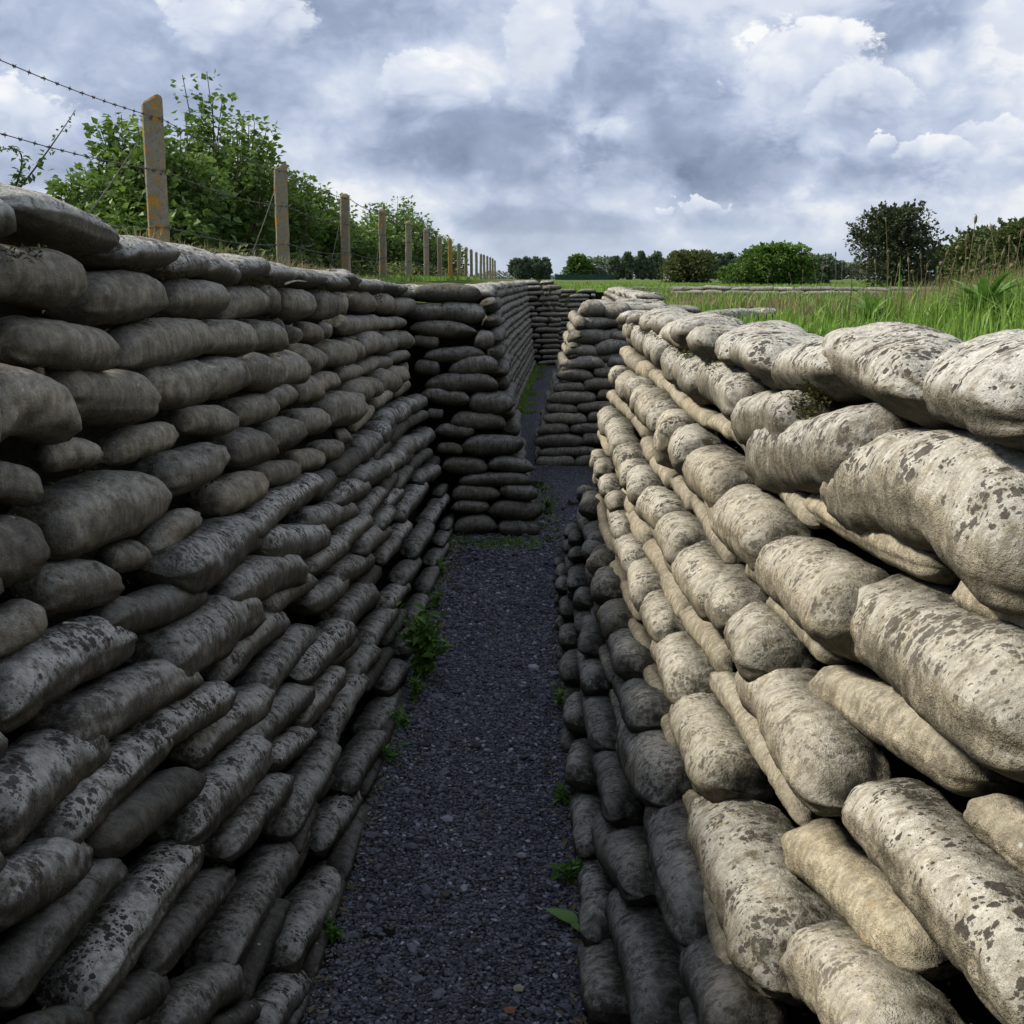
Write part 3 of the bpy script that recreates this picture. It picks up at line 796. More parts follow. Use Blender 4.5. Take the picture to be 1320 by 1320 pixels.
# gravel path: a finely broken surface between the walls
def path_edges(y):
    return left_foot(y) - 0.09, right_foot(y) + 0.09
nyp, nxp = 420, 34
yy = np.concatenate([np.linspace(-1.1, 7.5, 300), np.linspace(7.55, 26.0, 120)])
yy = np.sort(np.concatenate([yy, [6.545, 6.555, 7.865, 7.875, 8.545, 8.555, 10.715, 10.725, 12.295, 12.305]]))
P = []
for y in yy:
    a, b = path_edges(y)
    x = np.linspace(a, b, nxp)
    P.append(np.stack([x, np.full(nxp, y), np.zeros(nxp)], axis=1))
P = np.concatenate(P)
P[:, 2] = 0.004 + 0.010 * vnoise(P * np.array([2.2, 2.2, 1]), 5) + 0.004 * vnoise(P * np.array([19, 19, 1]), 6)
F = [[r * nxp + c, r * nxp + c + 1, (r + 1) * nxp + c + 1, (r + 1) * nxp + c] for r in range(len(yy) - 1) for c in range(nxp - 1)]
u_ = np.tile(np.linspace(0, 1, nxp), len(yy))
edge_f = np.clip(1 - np.minimum(u_, 1 - u_) / 0.26, 0, 1)
trod = np.exp(-((u_ - 0.5) / 0.18) ** 2)
s = Soup(); s.add(P, F, np.stack([edge_f, trod, 0 * u_, 0 * u_ + 1], axis=1))
o = s.build('path', M['gravel'])
tag(o, 'narrow dark gravel path along the trench floor', 'path', kind='structure')

# loose chips lying on it
t = (1 + 5 ** 0.5) / 2
ICO = np.array([[-1, t, 0], [1, t, 0], [-1, -t, 0], [1, -t, 0], [0, -1, t], [0, 1, t], [0, -1, -t], [0, 1, -t], [t, 0, -1], [t, 0, 1], [-t, 0, -1], [-t, 0, 1]]) / math.hypot(1, t)
ICOF = np.array([[0, 11, 5], [0, 5, 1], [0, 1, 7], [0, 7, 10], [0, 10, 11], [1, 5, 9], [5, 11, 4], [11, 10, 2], [10, 7, 6], [7, 1, 8], [3, 9, 4], [3, 4, 2], [3, 2, 6], [3, 6, 8], [3, 8, 9], [4, 9, 5], [2, 4, 11], [6, 2, 10], [8, 6, 7], [9, 8, 1]])
g = np.random.default_rng(21)
n = 42000
y = 1.6 + 6.6 * g.random(n) ** 1.5
a = np.array([path_edges(v) for v in y])
x = a[:, 0] + (a[:, 1] - a[:, 0]) * g.random(n)
size = 0.0024 + 0.0052 * g.random(n) ** 2.2 + 0.0007 * (y - 1.6)
big = g.random(n) < 0.022
size = np.where(big, size * g.uniform(1.6, 2.8, n), size)
ang = g.random(n) * 2 * math.pi
sc = np.stack([g.uniform(0.8, 1.5, n), g.uniform(0.6, 1.1, n), g.uniform(0.35, 0.75, n)], axis=1) * size[:, None]
jit = ICO[None] * (1 + g.uniform(-0.28, 0.28, (n, 12, 1)))
v = jit * sc[:, None, :]
tl = g.uniform(-0.5, 0.5, n)
ca, sa, ct, st = np.cos(ang)[:, None], np.sin(ang)[:, None], np.cos(tl)[:, None], np.sin(tl)[:, None]
vx, vy, vz = v[..., 0], v[..., 1], v[..., 2]
vy, vz = vy * ct - vz * st, vy * st + vz * ct
vx, vy = vx * ca - vy * sa, vx * sa + vy * ca
base = np.stack([x, y, np.zeros(n)], axis=1)
zz = 0.004 + 0.010 * vnoise(base * np.array([2.2, 2.2, 1]), 5) + 0.004 * vnoise(base * np.array([19, 19, 1]), 6)
V = np.stack([vx + x[:, None], vy + y[:, None], vz + (zz + sc[:, 2] * 0.55)[:, None]], axis=-1).reshape(-1, 3)
F = (ICOF[None] + 12 * np.arange(n)[:, None, None]).reshape(-1, 3)
tone = g.uniform(0.045, 0.21, n)
tone = np.where(g.random(n) < 0.05, g.uniform(0.26, 0.50, n), tone)
warm = g.random(n) < 0.03
c3 = np.stack([tone * np.where(warm, 1.25, 0.95), tone, tone * np.where(warm, 0.8, 1.18), np.ones(n)], axis=1)
s = Soup(); s.add(V, F, np.repeat(c3, 12, axis=0))
o = s.build('gravel', M['stone'], smooth=False)
tag(o, 'loose dark slate chips strewn over the trench path', 'gravel', kind='stuff')
# three paler stones one can pick out
for px, py, sz, c, lab in ((668, 1274, .013, (.42, .38, .26, 1), 'pale yellow pebble lying on the gravel path at the near end'),
                           (657, 1302, .014, (.30, .14, .08, 1), 'small reddish stone on the gravel beside the yellow pebble'),
                           (672, 1103, .015, (.36, .36, .37, 1), 'pale grey flat stone in the middle of the gravel path')):
    p, _ = on_plane(px, py, np.array([0, 0, 1.0]), 0.02)
    v = ICO * (1 + g.uniform(-0.2, 0.2, (12, 1))) * np.array([1.2, 0.9, 0.6]) * sz + p
    s = Soup(); s.add(v, ICOF, c)
    o = s.build('pebble', M['stone'], origin=p, smooth=False)
    tag(o, lab, 'pebble')

# ------------------------------------------------------------------ fence
XF = -1.84
DP = 2.8
post_y = [DP * (2.04 + i) for i in range(-1, 18)]
lean = np.random.default_rng(4)
def fence_post(i, y, label):
    tall = EYE + 0.81 + lean.uniform(-0.03, 0.03)
    w, zb = 0.043, 1.25
    lx, ly = lean.uniform(-0.02, 0.02), lean.uniform(-0.012, 0.012)
    prof = [(zb, 1.0, 0), (1.6, 1.0, 0), (2.0, 0.99, 0), (tall - 0.07, 0.98, 0)]
    rounded = i >= 3
    prof += [(tall - 0.035, 0.93, 0), (tall - 0.012, 0.72, 0), (tall, 0.40, 0)] if rounded else [(tall - 0.012, 0.97, 0), (tall, 0.86, 0)]
    ch = 0.25
    sec = np.array([[1, ch], [ch, 1], [-ch, 1], [-1, ch], [-1, -ch], [-ch, -1], [ch, -1], [1, -ch]])
    sec = np.array([[1, .72], [.72, 1], [-.72, 1], [-1, .72], [-1, -.72], [-.72, -1], [.72, -1], [1, -.72]])
    V = []
    zs = []
    for k in range(len(prof) - 1):
        m = 6 if k < 3 else 1
        for q in range(m):
            f = q / m
            zs.append((prof[k][0] * (1 - f) + prof[k + 1][0] * f, prof[k][1] * (1 - f) + prof[k + 1][1] * f))
    zs.append(prof[-1][:2])
    for z, sc in zs:
        t = z - 1.7
        for sx, sy in sec:
            V.append([XF + sx * w * sc + lx * t, y + sy * w * sc + ly * t, z + (0.02 * sx if not rounded and z > tall - 0.03 else 0)])
    V = np.array(V)
    V += 0.004 * np.stack([vnoise(V * 14, 40 + i), vnoise(V * 14, 60 + i), np.zeros(len(V))], axis=1)
    nr = len(zs)
    F = [[r * 8 + c, r * 8 + (c + 1) % 8, (r + 1) * 8 + (c + 1) % 8, (r + 1) * 8 + c] for r in range(nr - 1) for c in range(8)]
    lk = (0.85 if i in (0, 1) else (1.3 if i == 8 else lean.uniform(0.35, 0.8)), 0, 0, 1)
    s = Soup(); s.add(V, F, lk)
    s.add(V[-8:], [list(range(8))], lk)
    o = s.build('fence_post', M['post'], origin=(XF, y, zb), smooth=False)
    tag(o, label, 'fence post', 'concrete fence posts along the trench')
    if i < 6:
        d = Soup()
        for h in (0.745, 0.505, 0.24):
            z = EYE + h
            cx = XF + lx * (z - 1.7)
            d.tube([[cx + 0.004, y - w * 0.99 - 0.004, z], [cx + 0.004, y - w * 0.99 + 0.006, z]], 0.007, 8)
            d.tube([[cx + w * 0.98 - 0.004, y, z + .01], [cx + w * 0.98 + 0.010, y, z + .01], [cx + w * 0.98 + 0.010, y, z - .012], [cx + w * 0.98 - 0.004, y, z - .012]], 0.0022, 5)
        st = d.build('staple', M['wire'], origin=(XF, y, zb), parent=o)
for i, y in enumerate(post_y):
    if i == 0: continue
    if i == 1: lab = 'tallest concrete fence post, orange lichen patches, in front of the big bush'
    elif i == 2: lab = 'grey concrete fence post with orange lichen, second from the near end'
    else: lab = f'round-topped concrete fence post, {ORD[i]} from the near end of the fence'
    fence_post(i, y, lab)

def barbed(name, h, label, y0=post_y[0] - 0.2, y1=post_y[-1], x=XF + 0.050):
    pts = []
    for k in range(len(post_y) - 1):
        for q in range(8):
            f = q / 8
            pts.append([x, post_y[k] * (1 - f) + post_y[k + 1] * f, EYE + h - 0.035 * 4 * f * (1 - f)])
    pts.append([x, post_y[-1], EYE + h])
    pts = np.array(pts)
    s = Soup()
    s.tube(pts, 0.0020, 5)
    pz = lambda y: np.interp(y, pts[:, 1], pts[:, 2])
    y = post_y[0]
    k = 0
    while y < 20:
        z = pz(y)
        a = k * 2.1
        for t in (0, 1.6):
            d = np.array([math.cos(a + t), 0.35, math.sin(a + t)]) * 0.009
            c = np.array([x, y + t * 0.004, z])
            s.tube([c - d, c + d], 0.0016, 4)
        s.tube([[x, y - 0.008, z], [x, y + 0.012, z]], 0.0040, 6)
        y += 0.12; k += 1
    o = s.build(name, M['wire'], origin=(x, post_y[0], EYE + h))
    tag(o, label, 'barbed wire', 'strands of the wire fence')
barbed('barbed_wire', 0.745, 'topmost strand of barbed wire strung along the concrete fence posts')
barbed('barbed_wire', 0.505, 'middle strand of barbed wire strung along the concrete fence posts')
barbed('barbed_wire', 0.24, 'lowest strand of barbed wire along the fence, just above the sandbags')
for k in range(1, 7):
    y1 = post_y[k] - 0.30
    a = np.array([XF + 0.03, y1, EYE + 0.61]); b = np.array([XF + 0.10, y1 - 1.05, EYE - 0.02 + 0.16])
    s = Soup()
    s.tube([a, a * 0.5 + b * 0.5 + np.array([0, 0, -0.008]), b, b + np.array([0.0, -0.1, -0.22])], 0.0032, 5)
    th = np.linspace(0, 5 * math.pi, 24)
    s.tube(np.stack([b[0] + 0.014 * np.cos(th), b[1] - 0.002 * th, b[2] + 0.014 * np.sin(th)], axis=1), 0.0022, 4)
    o = s.build('stay_wire', M['wire'], origin=b)
    tag(o, f'slanting grey stay wire leaning towards the {ORD[k]} fence post', 'stay wire', 'slanting stay wires of the fence')

# ------------------------------------------------------------------ foliage
def leaves_into(soup, centers, dirs, size, g, width=0.75, tone=None, droop=0.4, fold=0.25):
    """pointed leaves at centers, growing along dirs"""
    n = len(centers)
    size = np.broadcast_to(size, (n,)) * g.uniform(0.65, 1.25, n)
    d = dirs + g.normal(0, 0.55, (n, 3))
    d[:, 2] -= droop * g.random(n)
    d /= np.linalg.norm(d, axis=1)[:, None] + 1e-9
    up = np.tile([0, 0, 1.0], (n, 1)) + g.normal(0, 0.45, (n, 3))
    sd = np.cross(d, up); sd /= np.linalg.norm(sd, axis=1)[:, None] + 1e-9
    nm = np.cross(sd, d)
    w = width * 0.5
    S = size[:, None]
    base = centers
    tip = centers + d * S
    l1 = centers + d * S * 0.42 + sd * S * w + nm * S * fold * 0.5
    r1 = centers + d * S * 0.42 - sd * S * w + nm * S * fold * 0.5
    V = np.stack([base, l1, tip, r1], axis=1).reshape(-1, 3)
    i = np.arange(n)[:, None] * 4
    F = np.concatenate([i + np.array([[0, 1, 2]]), i + np.array([[0, 2, 3]])])
    if tone is None: tone = g.uniform(0, 1, n)
    A = np.stack([tone, tone, tone, np.ones(n)], axis=1)
    soup.add(V, F, np.repeat(A, 4, axis=0))

def shoot_bush(name, label, cat, spots, leaf, lsize, seed, mat='leaf', group=None, stems=60, per=60, spread=0.5, zb=1.62, tip_light=True):
    """bush of upright leafy shoots; spots = (x, y, radius, height)"""
    g = np.random.default_rng(seed)
    root = empty(name, (spots[0][0], spots[0][1], zb))
    tag(root, label, cat, group)
    org = np.array(root.location)
    wood, lv = Soup(), Soup()
    for (x, y, rad, h) in spots:
        for k in range(stems):
            a, q = g.random() * 2 * math.pi, math.sqrt(g.random())
            bx, by = x + math.cos(a) * q * rad * 0.45, y + math.sin(a) * q * rad * 0.45
            tx, ty = x + math.cos(a) * q * rad, y + math.sin(a) * q * rad
            hh = h * (1 - 0.45 * q ** 2.2) * g.uniform(0.72, 1.0)
            if g.random() < 0.12: hh *= 1.09
            m = 7
            f = np.linspace(0, 1, m)
            bend = g.normal(0, 0.06, 2)
            pts = np.stack([bx + (tx - bx) * f ** 1.4 + bend[0] * np.sin(f * 3), by + (ty - by) * f ** 1.4 + bend[1] * np.sin(f * 3), zb - 0.1 + hh * f], axis=1)
            wood.tube(pts - org, np.linspace(0.012, 0.003, m) * (0.6 + h * 0.25), 4)
            ff = 1 - 0.94 * g.random(per) ** 1.15
            c = np.stack([np.interp(ff, f, pts[:, i]) for i in range(3)], axis=1)
            th = g.random(per) * 2 * math.pi
            dr = np.stack([np.cos(th), np.sin(th), np.full(per, 0.25)], axis=1)
            off = (0.05 + spread * 0.35 * (1 - ff) * g.random(per) + 0.03)[:, None]
            c2 = c + dr * off * np.array([1, 1, 0.4])
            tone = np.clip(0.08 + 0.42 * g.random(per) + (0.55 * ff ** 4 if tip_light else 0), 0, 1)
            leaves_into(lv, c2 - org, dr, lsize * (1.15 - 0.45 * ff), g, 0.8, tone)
    wood.build('stems', M['bark'], parent=root)
    cr = lv.build('crown', M[leaf], parent=root, smooth=False)
    return root

big = 'leaf'
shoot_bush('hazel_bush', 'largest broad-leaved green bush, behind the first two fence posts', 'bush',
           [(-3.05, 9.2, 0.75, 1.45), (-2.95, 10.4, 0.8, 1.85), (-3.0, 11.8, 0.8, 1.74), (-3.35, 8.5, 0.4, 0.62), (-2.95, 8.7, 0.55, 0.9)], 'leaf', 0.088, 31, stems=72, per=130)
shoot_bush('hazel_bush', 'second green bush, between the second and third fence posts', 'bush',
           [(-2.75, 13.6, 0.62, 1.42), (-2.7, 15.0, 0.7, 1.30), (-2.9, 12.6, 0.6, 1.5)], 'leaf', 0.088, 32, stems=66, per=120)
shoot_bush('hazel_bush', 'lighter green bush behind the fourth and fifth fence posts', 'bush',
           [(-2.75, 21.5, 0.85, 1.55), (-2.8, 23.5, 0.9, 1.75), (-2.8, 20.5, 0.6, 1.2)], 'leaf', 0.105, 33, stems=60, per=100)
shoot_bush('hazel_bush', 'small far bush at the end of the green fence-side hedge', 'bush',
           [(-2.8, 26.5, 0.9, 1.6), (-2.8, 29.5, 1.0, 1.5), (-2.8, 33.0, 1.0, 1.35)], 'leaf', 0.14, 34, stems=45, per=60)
# low growth at the foot of the bushes, along the fence
g = np.random.default_rng(77)
s = Soup()
n = 9000
y = 7.5 + 26 * g.random(n) ** 1.3
x = XF - 0.05 - 0.9 * g.random(n)
c = np.stack([x, y, 1.62 + 0.28 * g.random(n) ** 1.5], axis=1)
th = g.random(n) * 6.28
leaves_into(s, c, np.stack([np.cos(th), np.sin(th), np.full(n, 0.5)], axis=1), 0.05 + 0.0015 * y, g, 0.55)
o = s.build('undergrowth', M['leaf_olive'], smooth=False)
tag(o, 'low weeds and brambles along the foot of the fence', 'undergrowth', kind='stuff')

# arching bramble by the near end of the fence
def bramble(label, base, tips, seed):
    g = np.random.default_rng(seed)
    root = empty('bramble', base)
    tag(root, label, 'bramble')
    st, lv = Soup(), Soup()
    for tip, mid in tips:
        f = np.linspace(0, 1, 16)[:, None]
        tip, mid = np.array(tip, float) - base, np.array(mid, float) - base
        pts = 2 * f * (1 - f) * mid + f * f * tip
        st.tube(pts, np.linspace(0.0045, 0.0012, 16), 5)
        n = 46
        ff = 0.15 + 0.85 * g.random(n)
        c = np.stack([np.interp(ff, f[:, 0], pts[:, i]) for i in range(3)], axis=1) + g.normal(0, 0.008, (n, 3))
        th = g.random(n) * 6.28
        dr = np.stack([np.cos(th), np.sin(th), np.full(n, -0.2)], axis=1)
        leaves_into(lv, c, dr, 0.034 * (1.25 - ff * 0.9), g, 0.6, 0.15 + 0.4 * g.random(n))
    st.build('stem', M['bark'], parent=root)
    lv.build('leaves', M['leaf'], parent=root, smooth=False)
def at(u, v, d):
    t = sight(u, v)
    return np.array([0, 0, EYE]) + t * (d / t[1])
B0 = at(10, 262, 4.4)
bramble('thin arching bramble shoots left of the big bush, under the top wire', B0, [(at(97, 142, 4.3), at(60, 200, 4.4)), (at(-25, 205, 4.2), at(60, 160, 4.3)), (at(30, 215, 4.4), at(20, 240, 4.4))], 5)

# ------------------------------------------------------------------ trees in the distance
def far_tree(name, label, u, v_top, d, width, cat='tree', leaf='leaf_far', lsize=0.35, n=2600, group=None, seed=1, clear=0.15, shape=1.0, base=None, lumps=16, loose=0.0):
    """tree or bush with trunk, limbs and a clumped crown; u = bearing in the survey, width in metres"""
    g = np.random.default_rng(seed)
    p = at(u, 360, d)
    zb = (land_right(d) if p[0] > 0 else land_left(d)) - 0.05 if base is None else base
    top = at(u, v_top, d)[2]
    h = top - zb
    root = empty(name, (p[0], p[1], zb))
    tag(root, label, cat, group)
    wood, lv = Soup(), Soup()
    wood.tube([[0, 0, 0], [0.02 * width, 0, h * 0.3], [-0.01 * width, 0.01 * width, h * 0.62], [0, 0, h * 0.9]], np.array([0.045, 0.036, 0.022, 0.008]) * min(width, h) , 7)
    cz0 = h * clear
    ch = h - cz0
    for k in range(lumps):
        f = (k + 0.5) / lumps
        zz = cz0 + ch * (0.10 + 0.80 * f)
        env = (math.sin(math.pi * min(1, max(0.0, 0.20 + 0.74 * f))) ** 0.8) * width / 2 * shape
        a = k * 2.399 + g.uniform(-0.4, 0.4)
        rr = env * g.uniform(0.35, 0.85)
        c = np.array([math.cos(a) * rr, math.sin(a) * rr, zz + g.uniform(-.06, .06) * h])
        wood.tube([[0, 0, max(0.08 * h, c[2] - 0.3 * h)], c * np.array([0.5, 0.5, 0.96]), c], np.array([0.018, 0.012, 0.005]) * min(width, h), 5)
        m = n // lumps
        sz = width * g.uniform(0.15, 0.25) * (1 + loose)
        q = g.normal(0, 1, (m, 3))
        q /= np.linalg.norm(q, axis=1)[:, None]
        q *= (g.random(m) ** 0.4)[:, None] * np.array([sz, sz, sz * 0.85 * max(1, h / width * 0.7)])
        cc = c + q
        over = np.maximum(0, cc[:, 2] - h * 0.96)
        cc[:, 2] = np.maximum(cc[:, 2] - over * g.uniform(0.6, 1.6, m), 0.03 * h)
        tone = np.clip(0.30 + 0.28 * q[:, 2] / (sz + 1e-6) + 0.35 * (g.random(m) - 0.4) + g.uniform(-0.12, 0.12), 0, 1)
        leaves_into(lv, cc, q / (np.linalg.norm(q, axis=1)[:, None] + 1e-9) + np.array([0, 0, 0.3]), lsize, g, 0.85, tone)
    # longer shoots that break the outline
    for k in range(int(lumps * (1.0 + 3 * loose))):
        a, e = g.uniform(0, 6.28), g.uniform(0.05, 1.45)
        dv = np.array([math.cos(a) * math.cos(e), math.sin(a) * math.cos(e), math.sin(e)])
        reach = np.array([width * 0.5, width * 0.5, ch * 0.52]) * shape
        o0 = np.array([0, 0, cz0 + ch * 0.46])
        p0 = o0 + dv * reach * 0.5
        p1 = o0 + dv * reach * g.uniform(0.92, 1.08 + 0.5 * loose) + np.array([0, 0, 0.02 * h])
        p1[2] = min(p1[2], h * (1.0 + 0.15 * loose))
        wood.tube([p0, (p0 + p1) / 2, p1], np.array([0.008, 0.005, 0.002]) * min(width, h), 4)
        m = max(10, n // (lumps * 5))
        f = g.random(m)[:, None]
        cc = p0 * (1 - f) + p1 * f + g.normal(0, 0.030 * width, (m, 3)) * (1.15 - f)
        leaves_into(lv, cc, np.tile(dv, (m, 1)), lsize * 0.9, g, 0.8, np.clip(0.3 + 0.5 * g.random(m), 0, 1))
    wood.build('trunk', M['bark'], parent=root)
    lv.build('crown', M[leaf], parent=root, smooth=False)
    return root

G = 'row of trees on the far horizon'
far_tree('poplar_tree', 'leftmost distant tree of the tall clump past the fence end', 667, 334, 200, 3.4, seed=41, lsize=.42, group=G)
for k, (u, v, w) in enumerate(((678, 331, 1.8), (691, 332, 2.4), (703, 333, 2.0))):
    far_tree('poplar_tree', ['narrow distant tree, second in the clump past the fence end', 'distant tree, third in the clump past the fence end', 'distant tree, rightmost in the clump past the fence end'][k], u, v, 200, w, seed=42 + k, lsize=.42, group=G, clear=.05)
far_tree('round_tree', 'round solitary green tree on the horizon above the dark green screen', 746, 329, 190, 4.6, seed=48, lsize=.42, leaf='leaf_bright', n=3600, clear=.05)
far_tree('low_bush', 'small round bush right of the solitary round tree', 771, 346, 190, 2.6, cat='bush', seed=49, lsize=.36, n=1500, clear=.02)
words = ['first', 'second', 'third', 'fourth', 'fifth']
for k, (u, v, w) in enumerate(((791, 331, 1.9), (808, 326, 2.1), (826, 325, 1.7), (845, 325, 2.2), (867, 329, 1.9))):
    far_tree('poplar_tree', f'dark upright tree, {words[k]} from the left in the row left of the pale pole', u, v, 200, w, seed=50 + k, lsize=.42, group=G, n=3000, clear=.03, shape=1.15)
far_tree('hawthorn_bush', 'olive brown round bush right of the pale pole', 890, 325, 75, 3.1, cat='bush', leaf='leaf_olive', seed=60, lsize=.19, n=6500, clear=.0, shape=1.15, loose=.25)
for k, (u, v, w) in enumerate(((922, 327, 2.5), (938, 327, 2.4), (960, 329, 2.5))):
    far_tree('poplar_tree', ['distant tree just right of the olive brown bush', 'distant tree between the olive bush and the bright green bush', 'distant tree against the left edge of the bright green bush'][k], u, v, 180, w * 1.1, seed=63 + k, lsize=.40, group=G, n=2800, clear=.03, shape=1.15)
for k, (u, v, w) in enumerate(((904, 327, 2.4), (977, 328, 2.4), (1062, 328, 2.6), (1078, 337, 2.3))):
    far_tree('poplar_tree', ['distant tree partly behind the olive brown bush', 'distant tree behind the left part of the bright green bush', 'distant tree right of the bright green bush', 'lowest distant tree left of the big dark tree'][k], u, v, 185, w * 1.1, seed=80 + k, lsize=.40, group=G, n=2400, clear=.03, shape=1.15)
far_tree('elder_bush', 'broad bright green bush in the middle of the far field', 1003, 317, 60, 3.4, cat='bush', leaf='leaf_bright', seed=70, lsize=.17, n=9000, clear=.0, shape=1.2, loose=.25)
far_tree('low_bush', 'low green bush in front of the bright green bush', 955, 343, 62, 2.2, cat='bush', leaf='leaf_bright', seed=71, lsize=.15, n=3500, clear=.0, shape=1.2, loose=.25)
far_tree('round_tree', 'dark green tree at the right end of the bright green bush', 1056, 331, 70, 2.0, leaf='leaf_far', seed=72, lsize=.19, n=3600, clear=.0, shape=1.2)
far_tree('round_tree', 'small dark tree half hidden behind the bright green bush', 1034, 329, 74, 2.0, leaf='leaf_far', seed=78, lsize=.19, n=3000, clear=.0, shape=1.2)
far_tree('thorn_tree', 'largest dark tree standing alone at right, twiggy outline', 1150, 268, 40, 2.75, leaf='leaf_dark', seed=73, lsize=.115, n=9500, clear=.06, shape=1.05, lumps=26, loose=.45)
far_tree('low_bush', 'low dark bush beside the foot of the big dark tree', 1215, 320, 42, 2.0, cat='bush', leaf='leaf_dark', seed=74, lsize=.12, n=4200, clear=.0, shape=1.2, loose=.3)
far_tree('thorn_bush', 'brownish bush behind the tall seed stalks at right', 1258, 297, 36, 1.9, cat='bush', leaf='leaf_olive', seed=75, lsize=.11, n=5500, clear=.0, shape=1.2, loose=.3)
far_tree('thorn_bush', 'olive bush at the right edge behind the grass', 1318, 287, 34, 2.1, cat='bush', leaf='leaf_olive', seed=76, lsize=.11, n=6500, clear=.0, shape=1.2, loose=.3)
# far low tree belt that reads as one mass
g = np.random.default_rng(90)
s = Soup()
n = 22000
x = np.where(g.random(n) < 0.6, g.uniform(15, 95, n), g.uniform(-60, 200, n))
c = np.stack([x, 330 + g.uniform(-6, 6, n), 0.9 + (np.where((x > 12) & (x < 98), 4.6, 1.4) + 2.0 * vnoise(np.stack([x * 0.09, x * 0, x * 0], axis=1), 8)) * g.random(n) ** 0.7], axis=1)
th = g.random(n) * 6.28
leaves_into(s, c, np.stack([np.cos(th), np.sin(th), np.full(n, 0.2)], axis=1), 0.8, g, 0.9, 0.2 + 0.5 * g.random(n))
o = s.build('treeline', M['leaf_far'], smooth=False)
tag(o, 'low belt of trees along the horizon behind the single trees', 'tree belt', kind='stuff')
# dark green windbreak screen
a, b = at(716, 361, 185), at(791, 361, 185)
s = Soup()
ht = 1.0
for f in np.linspace(0, 1, 13):
    p = a * (1 - f) + b * f
    s.tube([[p[0], p[1] + .1, 1.2], [p[0], p[1] + .1, 1.2 + ht + .1]], 0.05, 6)
m = 40
V, F = [], []
for i in range(m + 1):
    f = i / m
    p = a * (1 - f) + b * f
    wob = 0.04 * math.sin(i * 1.7)
    V += [[p[0], p[1] + wob, 1.2], [p[0], p[1] + wob, 1.2 + ht * (1 + .02 * math.sin(i * 2.3))]]
F = [[2 * i, 2 * i + 2, 2 * i + 3, 2 * i + 1] for i in range(m)]
s.add(V, F)
o = s.build('windbreak_screen', M['green_net'], origin=tuple(a))
tag(o, 'long dark green screen fence in front of the distant trees', 'fence')
# pale pole with a bracket
p = at(863, 360, 110)
s = Soup()
top = at(863, 326, 110)[2]
s.tube([[p[0], p[1], 1.2], [p[0], p[1], top]], np.array([0.13, 0.10]), 8)
s.tube([[p[0], p[1], top - .08], [p[0] + .18, p[1], top + .05], [p[0] + .42, p[1], top + .06]], 0.05, 6)
o = s.build('pole', M['paint'], origin=(p[0], p[1], 1.2))
tag(o, 'thin pale pole rising in front of the distant tree row', 'pole')

# ------------------------------------------------------------------ grass and weeds
def blades(name, label, xyz, h, w, mat, seed, lean_=0.5, cat='grass'):
    g = np.random.default_rng(seed)
    n = len(xyz)
    th = g.random(n) * 6.28
    d = np.stack([np.cos(th), np.sin(th), np.zeros(n)], axis=1)
    sd = np.stack([-np.sin(th), np.cos(th), np.zeros(n)], axis=1)
    ln = (lean_ * g.random(n) ** 1.3)[:, None]
    h = np.broadcast_to(h, (n,))[:, None]; w = np.broadcast_to(w, (n,))[:, None]
    Z = np.array([0, 0, 1.0])
    p1 = xyz + Z * h * 0.5 + d * h * ln * 0.25
    p2 = xyz + Z * h * (1 - 0.35 * ln) + d * h * ln
    V = np.stack([xyz - sd * w, xyz + sd * w, p1 + sd * w * 0.8, p1 - sd * w * 0.8, p2], axis=1).reshape(-1, 3)
    i = np.arange(n)[:, None] * 5
    tone = g.random(n)
    A = np.stack([tone, tone, tone, np.ones(n)], axis=1)
    s = Soup()
    s.add(V, np.concatenate([i + np.array([[0, 1, 2]]), i + np.array([[0, 2, 3]]), i + np.array([[3, 2, 4]])]), np.repeat(A, 5, axis=0))
    o = s.build(name, M[mat], smooth=False)
    tag(o, label, cat, kind='stuff')
    return o
g = np.random.default_rng(101)
def right_z(x, y):
    e = right_foot(min(y, 26)) + 0.25 * 1.47 + 0.46
    f = np.clip((x - e) / 0.8, 0, 1)
    return right_top(min(y, 26)) * (1 - f) + land_right(y) * f
n = 46000
y = 1.3 + 24 * g.random(n) ** 1.9
ex = np.array([right_foot(min(v, 26)) + 0.25 * 1.47 for v in y])
x = ex + 0.34 + (0.7 + 0.75 * y) * g.random(n) ** 1.1
keep = ((y < 6.3) | (y > 13)) | (x > 1.65)
keep &= vnoise(np.stack([x * 1.5, y * 1.5, 0 * x], axis=1), 9) + 0.75 + 0.3 * np.clip(6 - y, 0, 3) > g.random(n) * 1.3
x, y = x[keep], y[keep]; n = len(x)
z = np.array([right_z(a, b) for a, b in zip(x, y)])
e2 = np.array([right_foot(min(v, 26)) + 0.25 * 1.47 for v in y])
h = (0.06 + 0.13 * np.clip((x - e2 - 0.3) / 0.8, 0, 1)) * g.uniform(0.5, 1.3, n) * (1 + 0.5 * vnoise(np.stack([x * 2, y * 2, 0 * x], axis=1), 10))
h = h * np.where(y < 6, 1.0 + 0.9 * np.clip((x - 1.4) / 1.0, 0, 1), 0.8)
blades('grass', 'bright green grass growing behind the right parapet', np.stack([x, y, z - 0.01], axis=1), h, 0.0020 + 0.0007 * y ** 0.8, 'grass', 102, 0.8)
n = 9000
y = 7.0 + 24 * g.random(n) ** 1.4
x = -0.95 - 1.6 * g.random(n)
x = np.where(y > 9.6, x + 0.25, x)
z = np.where(x > -1.5, np.array([left_top(v) for v in y]), 1.66) + 0.0
blades('grass', 'green grass on the left bank beyond the buttress', np.stack([x, y, z - 0.01], axis=1), g.uniform(0.03, 0.11, n), 0.0018 + 0.0005 * y, 'grass', 103, 0.9)
n = 6500
y = 2.2 + 14 * g.random(n) ** 1.5
x = -1.18 - 0.75 * g.random(n)
